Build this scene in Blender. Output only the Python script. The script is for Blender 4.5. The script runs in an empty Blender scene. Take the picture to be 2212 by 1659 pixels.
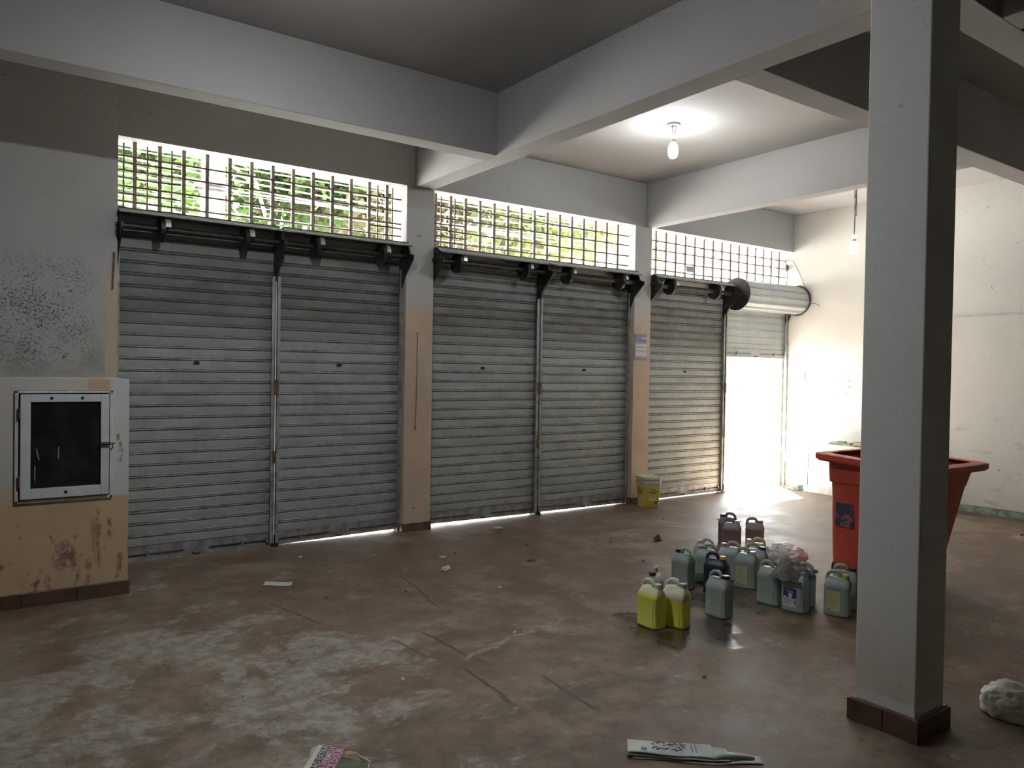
import bpy, bmesh, math, random
from mathutils import Vector, Matrix, noise
random.seed(7)
PI = math.pi
sc = bpy.context.scene
col = sc.collection

# ------------------------------------------------------------------ camera
F_PX, YAW, PITCH, ROLL = 1660.25, 0.62327, -0.01629, 0.01622
fw = Vector((math.sin(YAW) * math.cos(PITCH), math.cos(YAW) * math.cos(PITCH), math.sin(PITCH)))
rt = Vector((math.cos(YAW), -math.sin(YAW), 0))
up = rt.cross(fw)
rt, up = rt * math.cos(ROLL) + up * math.sin(ROLL), up * math.cos(ROLL) - rt * math.sin(ROLL)
cam_d = bpy.data.cameras.new('camera')
cam_d.sensor_width = 36.0
cam_d.lens = F_PX / 2212 * 36.0
cam_d.clip_start = 0.05
cam = bpy.data.objects.new('camera', cam_d)
cam.matrix_world = Matrix(((rt.x, up.x, -fw.x, 0), (rt.y, up.y, -fw.y, 0), (rt.z, up.z, -fw.z, 1.5), (0, 0, 0, 1)))
col.objects.link(cam)
sc.camera = cam

# ------------------------------------------------------------------ sky, sun, exposure
SKY_STRENGTH = 8.0
SUN_STRENGTH = 125.0
BULB_STRENGTH = 115.0
LED_STRENGTH = 1350.0
EXPOSURE = 1.15
world = bpy.data.worlds.new('sky')
sc.world = world
world.use_nodes = True
bg = world.node_tree.nodes['Background']
bg.inputs['Color'].default_value = (0.93, 0.965, 1.0, 1)
bg.inputs['Strength'].default_value = SKY_STRENGTH
sun_d = bpy.data.lights.new('sun', 'SUN')
sun_d.energy = SUN_STRENGTH
sun_d.angle = math.radians(0.6)
sun_d.color = (1.0, 0.97, 0.93)
sun = bpy.data.objects.new('sun', sun_d)
SUN_AZ, SUN_EL = math.radians(38), math.radians(58)   # sun stands over the street, to the right
sun_dir = Vector((math.sin(SUN_AZ) * math.cos(SUN_EL), math.cos(SUN_AZ) * math.cos(SUN_EL), math.sin(SUN_EL)))
sun.rotation_euler = sun_dir.to_track_quat('Z', 'Y').to_euler()
sun.location = (12, 14, 16)
col.objects.link(sun)
vs = sc.view_settings
vs.view_transform = 'Standard'
vs.look = 'None'
vs.exposure = EXPOSURE
vs.gamma = 1.0
vs.use_curve_mapping = False
sc.cycles.sample_clamp_indirect = 4.0
sc.cycles.max_bounces = 6
sc.cycles.diffuse_bounces = 4
sc.cycles.glossy_bounces = 2
sc.cycles.transmission_bounces = 3

# ------------------------------------------------------------------ shader helpers
class NT:
    def __init__(s, name):
        s.m = bpy.data.materials.new(name)
        s.m.use_nodes = True
        s.t = s.m.node_tree
        s.n = s.t.nodes
        s.b = s.n['Principled BSDF']
        s._co = None
    def node(s, ty, **kw):
        n = s.n.new(ty)
        for k, v in kw.items():
            setattr(n, k, v)
        return n
    def put(s, sock, v):
        if hasattr(v, 'is_linked') or isinstance(v, bpy.types.NodeSocket):
            s.t.links.new(v, sock)
        else:
            if isinstance(v, (tuple, list)) and len(v) == 3 and sock.type == 'RGBA':
                v = (*v, 1)
            sock.default_value = v
    def co(s):
        if not s._co:
            s._co = s.node('ShaderNodeTexCoord').outputs['Object']
        return s._co
    def xyz(s):
        if not hasattr(s, '_x'):
            n = s.node('ShaderNodeSeparateXYZ')
            s.put(n.inputs[0], s.co())
            s._x = n.outputs
        return s._x
    def math(s, op, a, b=0.0, c=0.0):
        n = s.node('ShaderNodeMath', operation=op)
        s.put(n.inputs[0], a); s.put(n.inputs[1], b); s.put(n.inputs[2], c)
        return n.outputs[0]
    def noise(s, scale, detail=4.0, rough=0.55, vec=None, dist=0.0):
        key = (scale, detail, rough, dist)
        if vec is None:
            if not hasattr(s, '_nc'):
                s._nc = {}
            if key in s._nc:
                return s._nc[key]
            s._nc[key] = s._noise(scale, detail, rough, vec, dist)
            return s._nc[key]
        return s._noise(scale, detail, rough, vec, dist)
    def _noise(s, scale, detail, rough, vec, dist):
        n = s.node('ShaderNodeTexNoise')
        s.put(n.inputs['Vector'], vec if vec is not None else s.co())
        n.inputs['Scale'].default_value = scale
        n.inputs['Detail'].default_value = detail
        n.inputs['Roughness'].default_value = rough
        n.inputs['Distortion'].default_value = dist
        return n.outputs['Fac']
    def step(s, v, lo, hi, a=0.0, b=1.0):
        n = s.node('ShaderNodeMapRange', interpolation_type='SMOOTHSTEP')
        s.put(n.inputs[0], v); s.put(n.inputs[1], lo); s.put(n.inputs[2], hi); s.put(n.inputs[3], a); s.put(n.inputs[4], b)
        return n.outputs[0]
    def mix(s, f, a, b):
        n = s.node('ShaderNodeMix', data_type='RGBA')
        s.put(n.inputs[0], f); s.put(n.inputs[6], a); s.put(n.inputs[7], b)
        return n.outputs[2]
    def scaled(s, sx, sy, sz):
        n = s.node('ShaderNodeMapping')
        s.put(n.inputs[0], s.co()); n.inputs['Scale'].default_value = (sx, sy, sz)
        return n.outputs[0]
    def bump(s, h, strength=0.2, dist=0.01):
        n = s.node('ShaderNodeBump')
        n.inputs['Strength'].default_value = strength; n.inputs['Distance'].default_value = dist
        s.put(n.inputs['Height'], h); s.put(s.b.inputs['Normal'], n.outputs[0])
    def done(s, color, rough=0.6, metal=0.0, spec=None):
        s.put(s.b.inputs['Base Color'], color); s.put(s.b.inputs['Roughness'], rough); s.put(s.b.inputs['Metallic'], metal)
        if spec is not None:
            s.b.inputs['Specular IOR Level'].default_value = spec
        return s.m

def plain(name, color, rough=0.6, metal=0.0, var=0.12, scale=9.0, spec=None):
    n = NT(name)
    f = n.noise(scale, 5)
    dark = tuple(c * (1 - var) for c in color); lite = tuple(min(1, c * (1 + var)) for c in color)
    return n.done(n.mix(n.step(f, .3, .7), dark, lite), rough, metal, spec)

def wall_paint(name, base, specks=0.0, low=None, low_z=2.1, low_soft=0.25, grime=0.25, extra=None):
    n = NT(name)
    big = n.noise(1.3, 4); fine = n.noise(34, 3)
    c = n.mix(n.step(big, .3, .75), tuple(b * .93 for b in base), base)
    c = n.mix(n.math('MULTIPLY', n.step(fine, .45, .75), .12), c, tuple(b * .75 for b in base))
    if low:
        z = n.math('ADD', n.xyz()[2], n.math('MULTIPLY', n.math('SUBTRACT', n.noise(2.2, 4), .5), .5))
        lowc = n.mix(n.step(n.noise(4.5, 6), .35, .7), low, tuple(b * .86 for b in low))
        c = n.mix(n.step(z, low_z - low_soft, low_z + low_soft, 1, 0), c, lowc)
    if specks:
        sp = n.noise(21, 2, .5)
        m = n.step(sp, .70, .735)
        m = n.math('MULTIPLY', m, n.step(n.noise(1.9, 3), .45, .62))
        c = n.mix(n.math('MULTIPLY', m, specks), c, (.05, .045, .04))
    if extra:
        c = extra(n, c)
    n.bump(n.noise(60, 4), .12, .004)
    return n.done(c, .82, 0, .25)

def seg_mask(n, x0, y0, x1, y1, w, a='x', b='y'):
    """soft stroke along a segment in two object axes"""
    ax = 'xyz'.index(a); bx_ = 'xyz'.index(b)
    L = math.hypot(x1 - x0, y1 - y0); ux, uy = (x1 - x0) / L, (y1 - y0) / L
    dx = n.math('SUBTRACT', n.xyz()[ax], x0); dy = n.math('SUBTRACT', n.xyz()[bx_], y0)
    t = n.math('ADD', n.math('MULTIPLY', dx, ux), n.math('MULTIPLY', dy, uy))
    p = n.math('ADD', n.math('MULTIPLY', dx, -uy), n.math('MULTIPLY', dy, ux))
    p = n.math('ADD', p, n.math('MULTIPLY', n.math('SUBTRACT', n.noise(5, 3), .5), w * 5))
    m = n.step(n.math('ABSOLUTE', p), w * .4, w, 1, 0)
    m = n.math('MULTIPLY', m, n.math('MULTIPLY', n.step(t, 0, L * .15), n.step(t, L * .8, L, 1, 0)))
    return m

def spot_mask(n, x, y, r, a='x', b='y', wob=.5, sc_=6):
    ax = 'xyz'.index(a); bx_ = 'xyz'.index(b)
    dx = n.math('SUBTRACT', n.xyz()[ax], x); dy = n.math('SUBTRACT', n.xyz()[bx_], y)
    d = n.math('SQRT', n.math('ADD', n.math('MULTIPLY', dx, dx), n.math('MULTIPLY', dy, dy)))
    d = n.math('ADD', d, n.math('MULTIPLY', n.math('SUBTRACT', n.noise(sc_, 5, .6), .5), r * wob * 4))
    return n.step(d, r * .75, r * 1.05, 1, 0)

# ------------------------------------------------------------------ materials
MAT = {}
WHITE = (.44, .44, .42)
BEIGE = (.56, .45, .34)
MAT['wall'] = wall_paint('painted_wall', WHITE, specks=.35)
MAT['beam'] = wall_paint('painted_beam', (.35, .345, .335))
MAT['ceiling'] = wall_paint('painted_ceiling', (.37, .36, .345))
MAT['pillar'] = wall_paint('painted_pillar', (.50, .50, .48), specks=.5, low=BEIGE, low_z=2.12, low_soft=.12)
MAT['column'] = wall_paint('painted_column', (.80, .80, .77), specks=.3, low=(.66, .61, .52), low_z=.35, low_soft=.5, extra=lambda n, c: n.mix(n.step(n.math('ADD', n.xyz()[2], n.math('MULTIPLY', n.noise(9, 3), .05)), .165, .175, 1, 0), n.mix(n.math('MULTIPLY', n.step(n.noise(55, 4, .7), .58, .74), .5), c, (.25, .24, .21)), (.72, .72, .69)))

def left_extra(n, c):
    # flaking black mould band above the meter block and beige paint strip at the outer corner
    z = n.xyz()[2]
    band = n.math('MULTIPLY', n.step(z, 1.35, 1.6), n.step(z, 1.95, 2.5, 1, 0))
    band = n.math('MULTIPLY', band, n.step(n.xyz()[0], .62, .92, 1, .15))
    sp = n.noise(72, 3, .65)
    c = n.mix(n.math('MULTIPLY', n.math('MULTIPLY', n.step(sp, n.step(n.noise(4, 3), .3, .65, .62, .44), .68), band), .95), c, (.07, .065, .055))
    sm = n.math('MULTIPLY', n.step(n.noise(6, 5), .42, .62), n.math('MULTIPLY', n.step(z, 1.38, 1.46), n.step(z, 1.6, 1.95, 1, 0)))
    c = n.mix(n.math('MULTIPLY', sm, .35), c, (.2, .19, .15))
    strip = n.math('MULTIPLY', n.step(n.xyz()[0], .855, .865), n.step(z, 2.13, 2.15, 1, 0))
    return n.mix(strip, c, (.58, .47, .35))
MAT['wall_left_pier'] = wall_paint('painted_pier', (.49, .49, .47), specks=.6, extra=left_extra)

def block_extra(n, c):
    x, y, z = n.xyz()
    # pale repaint round the meter box, rust streaks and stains lower down
    z2 = n.math('ADD', z, n.math('MULTIPLY', n.math('SUBTRACT', n.noise(5, 3), .5), .12))
    low = n.mix(n.step(n.noise(3.5, 6), .35, .68), (.60, .45, .27), (.52, .39, .25))
    c = n.mix(n.step(z2, .62, .80, 1, 0), c, low)
    box = n.math('MULTIPLY', n.step(x, .80, .805), n.step(z, .64, .66))
    c = n.mix(box, c, (.60, .61, .60))
    patch = n.math('MULTIPLY', n.math('MULTIPLY', n.step(x, .66, .665), n.step(x, .785, .79, 1, 0)), n.step(z, 1.335, 1.345))
    c = n.mix(patch, c, (.55, .40, .28))
    st = n.noise(3.0, 5, .6, vec=n.scaled(5, 5, .9))
    m = n.math('MULTIPLY', n.step(st, .56, .70), n.step(z, .25, .75, 1, 0))
    c = n.mix(n.math('MULTIPLY', m, .8), c, (.19, .09, .03))
    st2 = n.noise(9.0, 5, .65)
    m = n.math('MULTIPLY', n.step(st2, .60, .68), n.step(z, .55, .72, 1, 0))
    c = n.mix(n.math('MULTIPLY', m, .75), c, (.16, .075, .03))
    c = n.mix(n.math('MULTIPLY', n.math('MULTIPLY', spot_mask(n, .53, .30, .085, 'x', 'z', .8, 12), n.step(n.noise(24, 5, .7), .36, .62)), .75), c, (.09, .055, .06))
    for (xa, za, xb, zb) in ((.735, .60, .73, .30), (.79, .52, .80, .36), (.42, .25, .36, .05), (.62, .22, .60, .05), (.44, .20, .44, .06), (.86, .30, .84, .08), (.70, .24, .68, .07), (.86, .98, .84, 1.06), (.85, .85, .86, 1.0)):
        c = n.mix(n.math('MULTIPLY', n.math('MULTIPLY', seg_mask(n, xa, za, xb, zb, .016, 'x', 'z'), n.step(n.noise(22, 5, .7), .38, .66)), .8), c, (.17, .08, .035))
    return c
MAT['meter_block'] = wall_paint('painted_meter_block', (.60, .58, .53), specks=.3, extra=block_extra)

def right_extra(n, c):
    y, z = n.xyz()[1], n.xyz()[2]
    for (a, b, d, e) in ((5.86, 1.50, 5.30, 1.545), (5.72, 1.42, 5.40, 1.46), (5.55, 1.38, 5.36, 1.36), (5.62, 1.34, 5.40, 1.24)):
        m = n.math('MULTIPLY', seg_mask(n, a, b, d, e, .014, 'y', 'z'), n.step(n.noise(16, 4), .42, .6))
        c = n.mix(n.math('MULTIPLY', m, .8), c, (.45, .10, .07))
    c = n.mix(n.math('MULTIPLY', seg_mask(n, 5.95, 1.545, 4.2, 1.545, .006, 'y', 'z'), .5), c, (.2, .17, .13))
    c = n.mix(n.math('MULTIPLY', n.math('MULTIPLY', n.step(n.noise(7, 5, .6, vec=n.scaled(1, .6, 1.6)), .55, .72), n.step(z, .9, 1.5, 1, 0)), .4), c, (.33, .28, .22))
    return c
MAT['wall_right'] = wall_paint('painted_right_wall', (.68, .66, .60), specks=.6, extra=right_extra)

def floor_mat():
    n = NT('worn_red_concrete')
    x, y, z = n.xyz()
    big = n.noise(.9, 4, .6); mid = n.noise(3.2, 5, .65); fine = n.noise(14, 5, .65)
    c = n.mix(n.step(mid, .36, .66), (.110, .072, .047), (.265, .200, .145))
    c = n.mix(n.math('MULTIPLY', n.step(big, .42, .62), .45), c, (.125, .080, .051))
    c = n.mix(n.math('MULTIPLY', n.step(fine, .5, .7), .45), c, (.095, .062, .041))
    # red oxide wear through to grey cement, most of it in the left half of the floor
    d = n.math('ADD', n.math('ABSOLUTE', n.math('SUBTRACT', x, .9)), n.math('MULTIPLY', n.math('ABSOLUTE', n.math('SUBTRACT', y, 3.7)), .55))
    worn = n.math('ADD', n.noise(2.0, 6, .72, dist=.4), n.step(d, .1, 2.4, .13, -.06))
    wm = n.step(worn, .54, .66)
    c = n.mix(n.math('MULTIPLY', wm, .8), c, n.mix(n.step(fine, .35, .65), (.21, .185, .155), (.40, .37, .325)))
    w2 = n.math('MULTIPLY', n.step(n.noise(5.5, 5, .7), .60, .70), .5)
    c = n.mix(w2, c, (.36, .325, .29))
    c = n.mix(n.math('MULTIPLY', n.step(n.noise(26, 2, .5), .71, .75), .6), c, (.05, .035, .025))
    for (a, b, d_, e, w) in ((2.08, 3.30, 2.02, 2.70, .016), (1.95, 3.85, 2.0, 3.45, .010), (2.15, 3.9, 2.2, 3.2, .012), (2.35, 3.0, 2.3, 2.45, .012), (1.6, 4.9, 1.75, 4.2, .012), (2.62, 5.0, 2.45, 4.1, .010)):
        c = n.mix(n.math('MULTIPLY', seg_mask(n, a, b, d_, e, w), .75), c, (.06, .038, .026))
    for (a, b, d_, e, w) in ((1.55, 3.78, 1.95, 3.62, .05), (2.05, 3.35, 3.1, 3.6, .035), (1.2, 3.25, 1.6, 3.45, .05)):
        c = n.mix(n.math('MULTIPLY', n.math('MULTIPLY', seg_mask(n, a, b, d_, e, w), n.step(fine, .38, .6)), .7), c, (.36, .345, .31))
    wet = spot_mask(n, 3.32, 2.95, .17, wob=.35, sc_=8)
    for (a, b, r) in ((3.45, 2.80, .15), (3.36, 3.38, .12), (3.62, 2.98, .20), (4.05, 3.18, .24), (3.95, 3.42, .20), (3.22, 3.20, .10), (4.35, 3.22, .2)):
        wet = n.math('MAXIMUM', wet, spot_mask(n, a, b, r, wob=.35, sc_=8))
    c = n.mix(n.math('MULTIPLY', wet, .72), c, (.028, .020, .016))
    r = n.math('ADD', n.step(mid, .3, .7, .48, .66), n.math('MULTIPLY', wet, -.28))
    h = n.math('ADD', n.math('MULTIPLY', fine, .6), n.math('MULTIPLY', mid, .6))
    n.bump(h, .35, .012)
    return n.done(c, r, 0, .38)
MAT['floor'] = floor_mat()

def slat_mat(name, base):
    n = NT(name)
    x = n.xyz()[0]
    oi = n.node('ShaderNodeObjectInfo')
    v = n.node('ShaderNodeVectorMath', operation='ADD')
    n.put(v.inputs[0], n.co())
    cmb = n.node('ShaderNodeCombineXYZ')
    n.put(cmb.inputs[0], n.math('MULTIPLY', oi.outputs['Random'], 37.0)); n.put(cmb.inputs[2], n.math('MULTIPLY', oi.outputs['Random'], 11.0))
    n.put(v.inputs[1], cmb.outputs[0])
    f = n.noise(2.6, 5, .6, vec=v.outputs[0]); g = n.noise(19, 4, .6, vec=v.outputs[0])
    c = n.mix(n.step(f, .3, .7), tuple(b * .74 for b in base), base)
    # soot collects on the upper slats: thing's own dirt, by height of the slat
    hz = n.node('ShaderNodeSeparateXYZ'); n.put(hz.inputs[0], oi.outputs['Location'])
    up_ = n.math('MULTIPLY', n.step(hz.outputs[2], 1.55, 1.95), n.step(hz.outputs[2], 2.2, 2.45, 1, .35))
    c = n.mix(n.math('MULTIPLY', up_, n.step(f, .25, .7, .3, .85)), c, (.085, .078, .066))
    c = n.mix(n.math('MULTIPLY', n.step(g, .55, .75), .3), c, (.12, .11, .10))
    zz = n.xyz()[2]
    groove = n.math('MULTIPLY', n.math('SUBTRACT', 1.0, n.math('MULTIPLY', n.step(zz, .072, .0745), n.step(zz, .080, .083, 1, 0))), n.math('MULTIPLY', n.math('MAXIMUM', n.step(zz, .062, .066), n.step(zz, .001, .004, 1, 0)), n.step(g, .3, .7, .6, 1)))
    c = n.mix(n.math('MULTIPLY', groove, .85), c, (.045, .042, .038))
    return n.done(c, n.step(g, .3, .7, .55, .7), .08, .3)
MAT['slat'] = slat_mat('galvanised_slat', (.40, .435, .42))
MAT['slat_clean'] = plain('clean_galvanised_slat', (.46, .49, .485), .45, .1, .08, 5)
MAT['rail'] = plain('dusty_steel_rail', (.33, .34, .33), .55, .4, .3, 12)
MAT['dark_steel'] = plain('dark_greasy_steel', (.045, .046, .048), .5, .6, .4, 15)
MAT['strap'] = plain('galvanised_strap', (.48, .48, .46), .4, .6, .2, 20)
MAT['grease'] = plain('black_grease', (.025, .024, .025), .45, .2, .3, 15)
MAT['bar'] = plain('rusty_grey_bar', (.23, .185, .16), .7, .1, .3, 14)
MAT['rod'] = plain('rusty_rod', (.14, .10, .08), .75, .1, .3, 14)
MAT['tile'] = plain('dark_red_skirting_tile', (.115, .062, .046), .42, 0, .3, 7)
MAT['grout'] = plain('grey_brown_mortar', (.25, .20, .16), .85, 0, .3, 20)
MAT['green_skirt'] = plain('worn_green_skirting', (.20, .25, .20), .75, 0, .45, 11)
MAT['white_metal'] = plain('white_enamel', (.62, .66, .68), .4, 0, .06, 8)
MAT['white_wood'] = plain('off_white_frame', (.62, .61, .56), .6, 0, .15, 8)
MAT['rust'] = plain('rusty_bolt', (.16, .10, .06), .7, .3, .4, 20)
MAT['black'] = plain('black_plastic', (.02, .02, .022), .4, 0, .2)
MAT['cord'] = plain('dark_cord', (.09, .085, .085), .6, 0, .2)
MAT['socket'] = plain('grey_socket', (.55, .55, .56), .5, 0, .1)
MAT['rose'] = plain('blue_grey_rose', (.16, .18, .25), .5, 0, .1)

def meter_glass():
    n = NT('dusty_dark_glass')
    x, y, z = n.xyz()
    f = n.noise(5, 5)
    c = n.mix(n.step(f, .4, .75), (.012, .012, .013), (.035, .033, .030))
    for (a, b, d, e) in ((.385, .985, .40, .90), (.375, .88, .38, .77), (.505, .99, .505, .90)):
        c = n.mix(n.math('MULTIPLY', seg_mask(n, a, b, d, e, .004, 'x', 'z'), .8), c, (.4, .38, .34))
    return n.done(c, .22, 0, .4)
MAT['meter_glass'] = meter_glass()

def bulb_mat(name, strength):
    n = NT(name)
    n.b.inputs['Emission Color'].default_value = (.93, .97, 1.0, 1)
    n.b.inputs['Emission Strength'].default_value = strength
    return n.done((.9, .9, .9), .4)
MAT['bulb'] = bulb_mat('lit_bulb', BULB_STRENGTH)
MAT['led_dome'] = bulb_mat('lit_led_dome', LED_STRENGTH)

def plastic(name, color, rough=.45, trans=0.0, var=.08):
    n = NT(name)
    f = n.noise(16, 4)
    c = n.mix(n.step(f, .3, .7), tuple(k * (1 - var) for k in color), color)
    n.done(c, rough, 0, .4)
    if trans:
        n.b.inputs['Subsurface Weight'].default_value = trans
        n.b.inputs['Subsurface Radius'].default_value = (.03, .03, .02)
    return n.m

def liquid_can(name, empty, full, level):
    n = NT(name)
    z = n.math('ADD', n.xyz()[2], n.math('MULTIPLY', n.math('SUBTRACT', n.noise(8, 2), .5), .003))
    c = n.mix(n.step(z, level - .003, level + .003, 1, 0), empty, full)
    n.done(c, .42, 0, .4)
    n.b.inputs['Subsurface Weight'].default_value = .5
    n.b.inputs['Subsurface Radius'].default_value = (.04, .04, .015)
    return n.m
MAT['can_grey'] = plastic('grey_can_plastic', (.34, .40, .38))
MAT['can_grey2'] = plastic('pale_grey_can_plastic', (.42, .47, .45))
MAT['can_navy'] = plastic('navy_can_plastic', (.022, .035, .055), .38)
MAT['can_yellow'] = liquid_can('yellow_liquid_can', (.74, .76, .48), (.80, .82, .16), .20)
MAT['can_yellow2'] = liquid_can('part_filled_yellow_can', (.74, .72, .58), (.78, .76, .12), .165)
MAT['can_straw'] = plastic('straw_can_plastic', (.70, .62, .33), .4, .4)
MAT['can_mauve'] = liquid_can('mauve_liquid_can', (.33, .30, .32), (.30, .20, .20), .19)
MAT['can_slate'] = plastic('slate_can_plastic', (.17, .16, .19), .4)
for k, c in dict(black=(.018, .017, .024), yellow=(.62, .47, .05), white=(.66, .66, .60), blue=(.03, .05, .25), grey=(.36, .38, .36), navy=(.05, .06, .12), pinkish=(.40, .30, .29)).items():
    MAT['cap_' + k] = plastic(k + '_cap_plastic', c, .4)
MAT['label_yellow'] = plain('pale_yellow_label', (.55, .56, .30), .6, 0, .05)
MAT['label_white'] = plain('white_label', (.62, .62, .62), .55, 0, .05)
MAT['label_blue'] = plain('dark_blue_label_print', (.03, .04, .20), .5, 0, .2)
MAT['ink'] = plain('dark_print_ink', (.10, .10, .09), .7, 0, .1)
MAT['ink_olive'] = plain('olive_print_ink', (.32, .33, .17), .7, 0, .1)
MAT['ink_blue'] = plain('blue_grey_ink', (.20, .22, .36), .7, 0, .1)
MAT['rag'] = plain('grey_rag_cloth', (.17, .165, .165), .95, 0, .25, 30)
MAT['bag'] = plain('white_plastic_sack', (.60, .585, .56), .5, 0, .1, 6)
MAT['carrier'] = plain('crumpled_white_bag', (.85, .81, .77), .45, 0, .12, 6)
MAT['leaf_dry'] = plain('dry_leaf', (.16, .09, .05), .8, 0, .3, 20)
MAT['paper'] = plain('white_paper', (.58, .60, .58), .8, 0, .06, 12)
MAT['newsprint'] = plain('newsprint', (.62, .64, .52), .85, 0, .06, 14)
MAT['newsprint_grey'] = plain('grey_newsprint', (.60, .62, .58), .85, 0, .10, 14)
MAT['magenta'] = plain('magenta_print', (.30, .075, .18), .8, 0, .12, 18)
MAT['green_print'] = plain('green_picture_print', (.10, .115, .06), .8, 0, .35, 18)
MAT['orange_print'] = plain('orange_picture_print', (.60, .26, .15), .8, 0, .12, 12)
MAT['brown_print'] = plain('brown_picture_print', (.23, .165, .13), .8, 0, .2, 12)
MAT['white_print'] = plain('white_print', (.62, .60, .55), .8, 0, .04)
MAT['dark_print'] = plain('dark_strip_print', (.075, .08, .07), .8, 0, .2)
MAT['brick'] = plain('orange_brick', (.36, .15, .09), .85, 0, .25, 16)
MAT['bucket'] = plastic('yellow_bucket_plastic', (.66, .55, .10), .4)
MAT['bucket_white'] = plastic('cream_bucket_plastic', (.66, .64, .52), .4)
MAT['ink_brown'] = plain('brown_print_ink', (.16, .11, .04), .6, 0, .1)
MAT['lavender'] = plain('lavender_card', (.28, .29, .42), .6, 0, .1)
MAT['cal_paper'] = plain('calendar_paper', (.62, .60, .57), .8, 0, .04)
MAT['teal'] = plain('teal_plastic', (.15, .50, .52), .5)
MAT['board'] = plain('brown_board', (.42, .33, .27), .8, 0, .2)
MAT['cardboard'] = plain('cardboard', (.60, .46, .34), .85, 0, .1)
MAT['grey_panel'] = plain('grey_panel', (.38, .39, .40), .6, 0, .1)

def bin_mat():
    n = NT('scratched_red_plastic')
    f = n.noise(5, 4); g = n.noise(7, 6, .6, vec=n.scaled(3.2, 3.2, .9))
    c = n.mix(n.step(f, .3, .7), (.50, .070, .045), (.60, .095, .060))
    c = n.mix(n.math('MULTIPLY', n.step(g, .66, .72), .65), c, (.62, .42, .38))
    return n.done(c, .45, 0, .4)
MAT['bin'] = bin_mat()
def sticker_mat():
    n = NT('faded_blue_sticker')
    g = n.noise(17, 5, .6)
    c = n.mix(n.step(g, .5, .62), (.035, .05, .11), (.42, .10, .07))
    c = n.mix(n.step(n.noise(30, 3, .6, vec=n.scaled(1, 2.2, .6)), .64, .68), c, (.6, .55, .5))
    return n.done(c, .5)
MAT['sticker'] = sticker_mat()
MAT['street'] = plain('sunlit_concrete_street', (.40, .39, .37), .85, 0, .1, 2)
MAT['bark'] = plain('grey_bark', (.30, .26, .21), .9, 0, .3, 8)
MAT['concrete_pole'] = plain('pale_concrete', (.52, .49, .45), .85, 0, .15, 6)
def leaf_mat(name, a, b):
    n = NT(name)
    f = n.noise(1.7, 4)
    c = n.mix(n.step(f, .35, .65), a, b)
    n.done(c, .55, 0, .3)
    tr = n.node('ShaderNodeBsdfTranslucent'); n.put(tr.inputs['Color'], c)
    mx = n.node('ShaderNodeMixShader'); mx.inputs[0].default_value = .45
    n.t.links.new(n.b.outputs[0], mx.inputs[1]); n.t.links.new(tr.outputs[0], mx.inputs[2])
    n.t.links.new(mx.outputs[0], n.n['Material Output'].inputs['Surface'])
    return n.m
MAT['leaf_a'] = leaf_mat('mid_green_leaf', (.028, .060, .014), (.070, .120, .030))
MAT['leaf_b'] = leaf_mat('yellow_green_leaf', (.055, .085, .018), (.110, .135, .035))
MAT['leaf_c'] = leaf_mat('olive_leaf', (.065, .064, .030), (.120, .100, .055))

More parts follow.
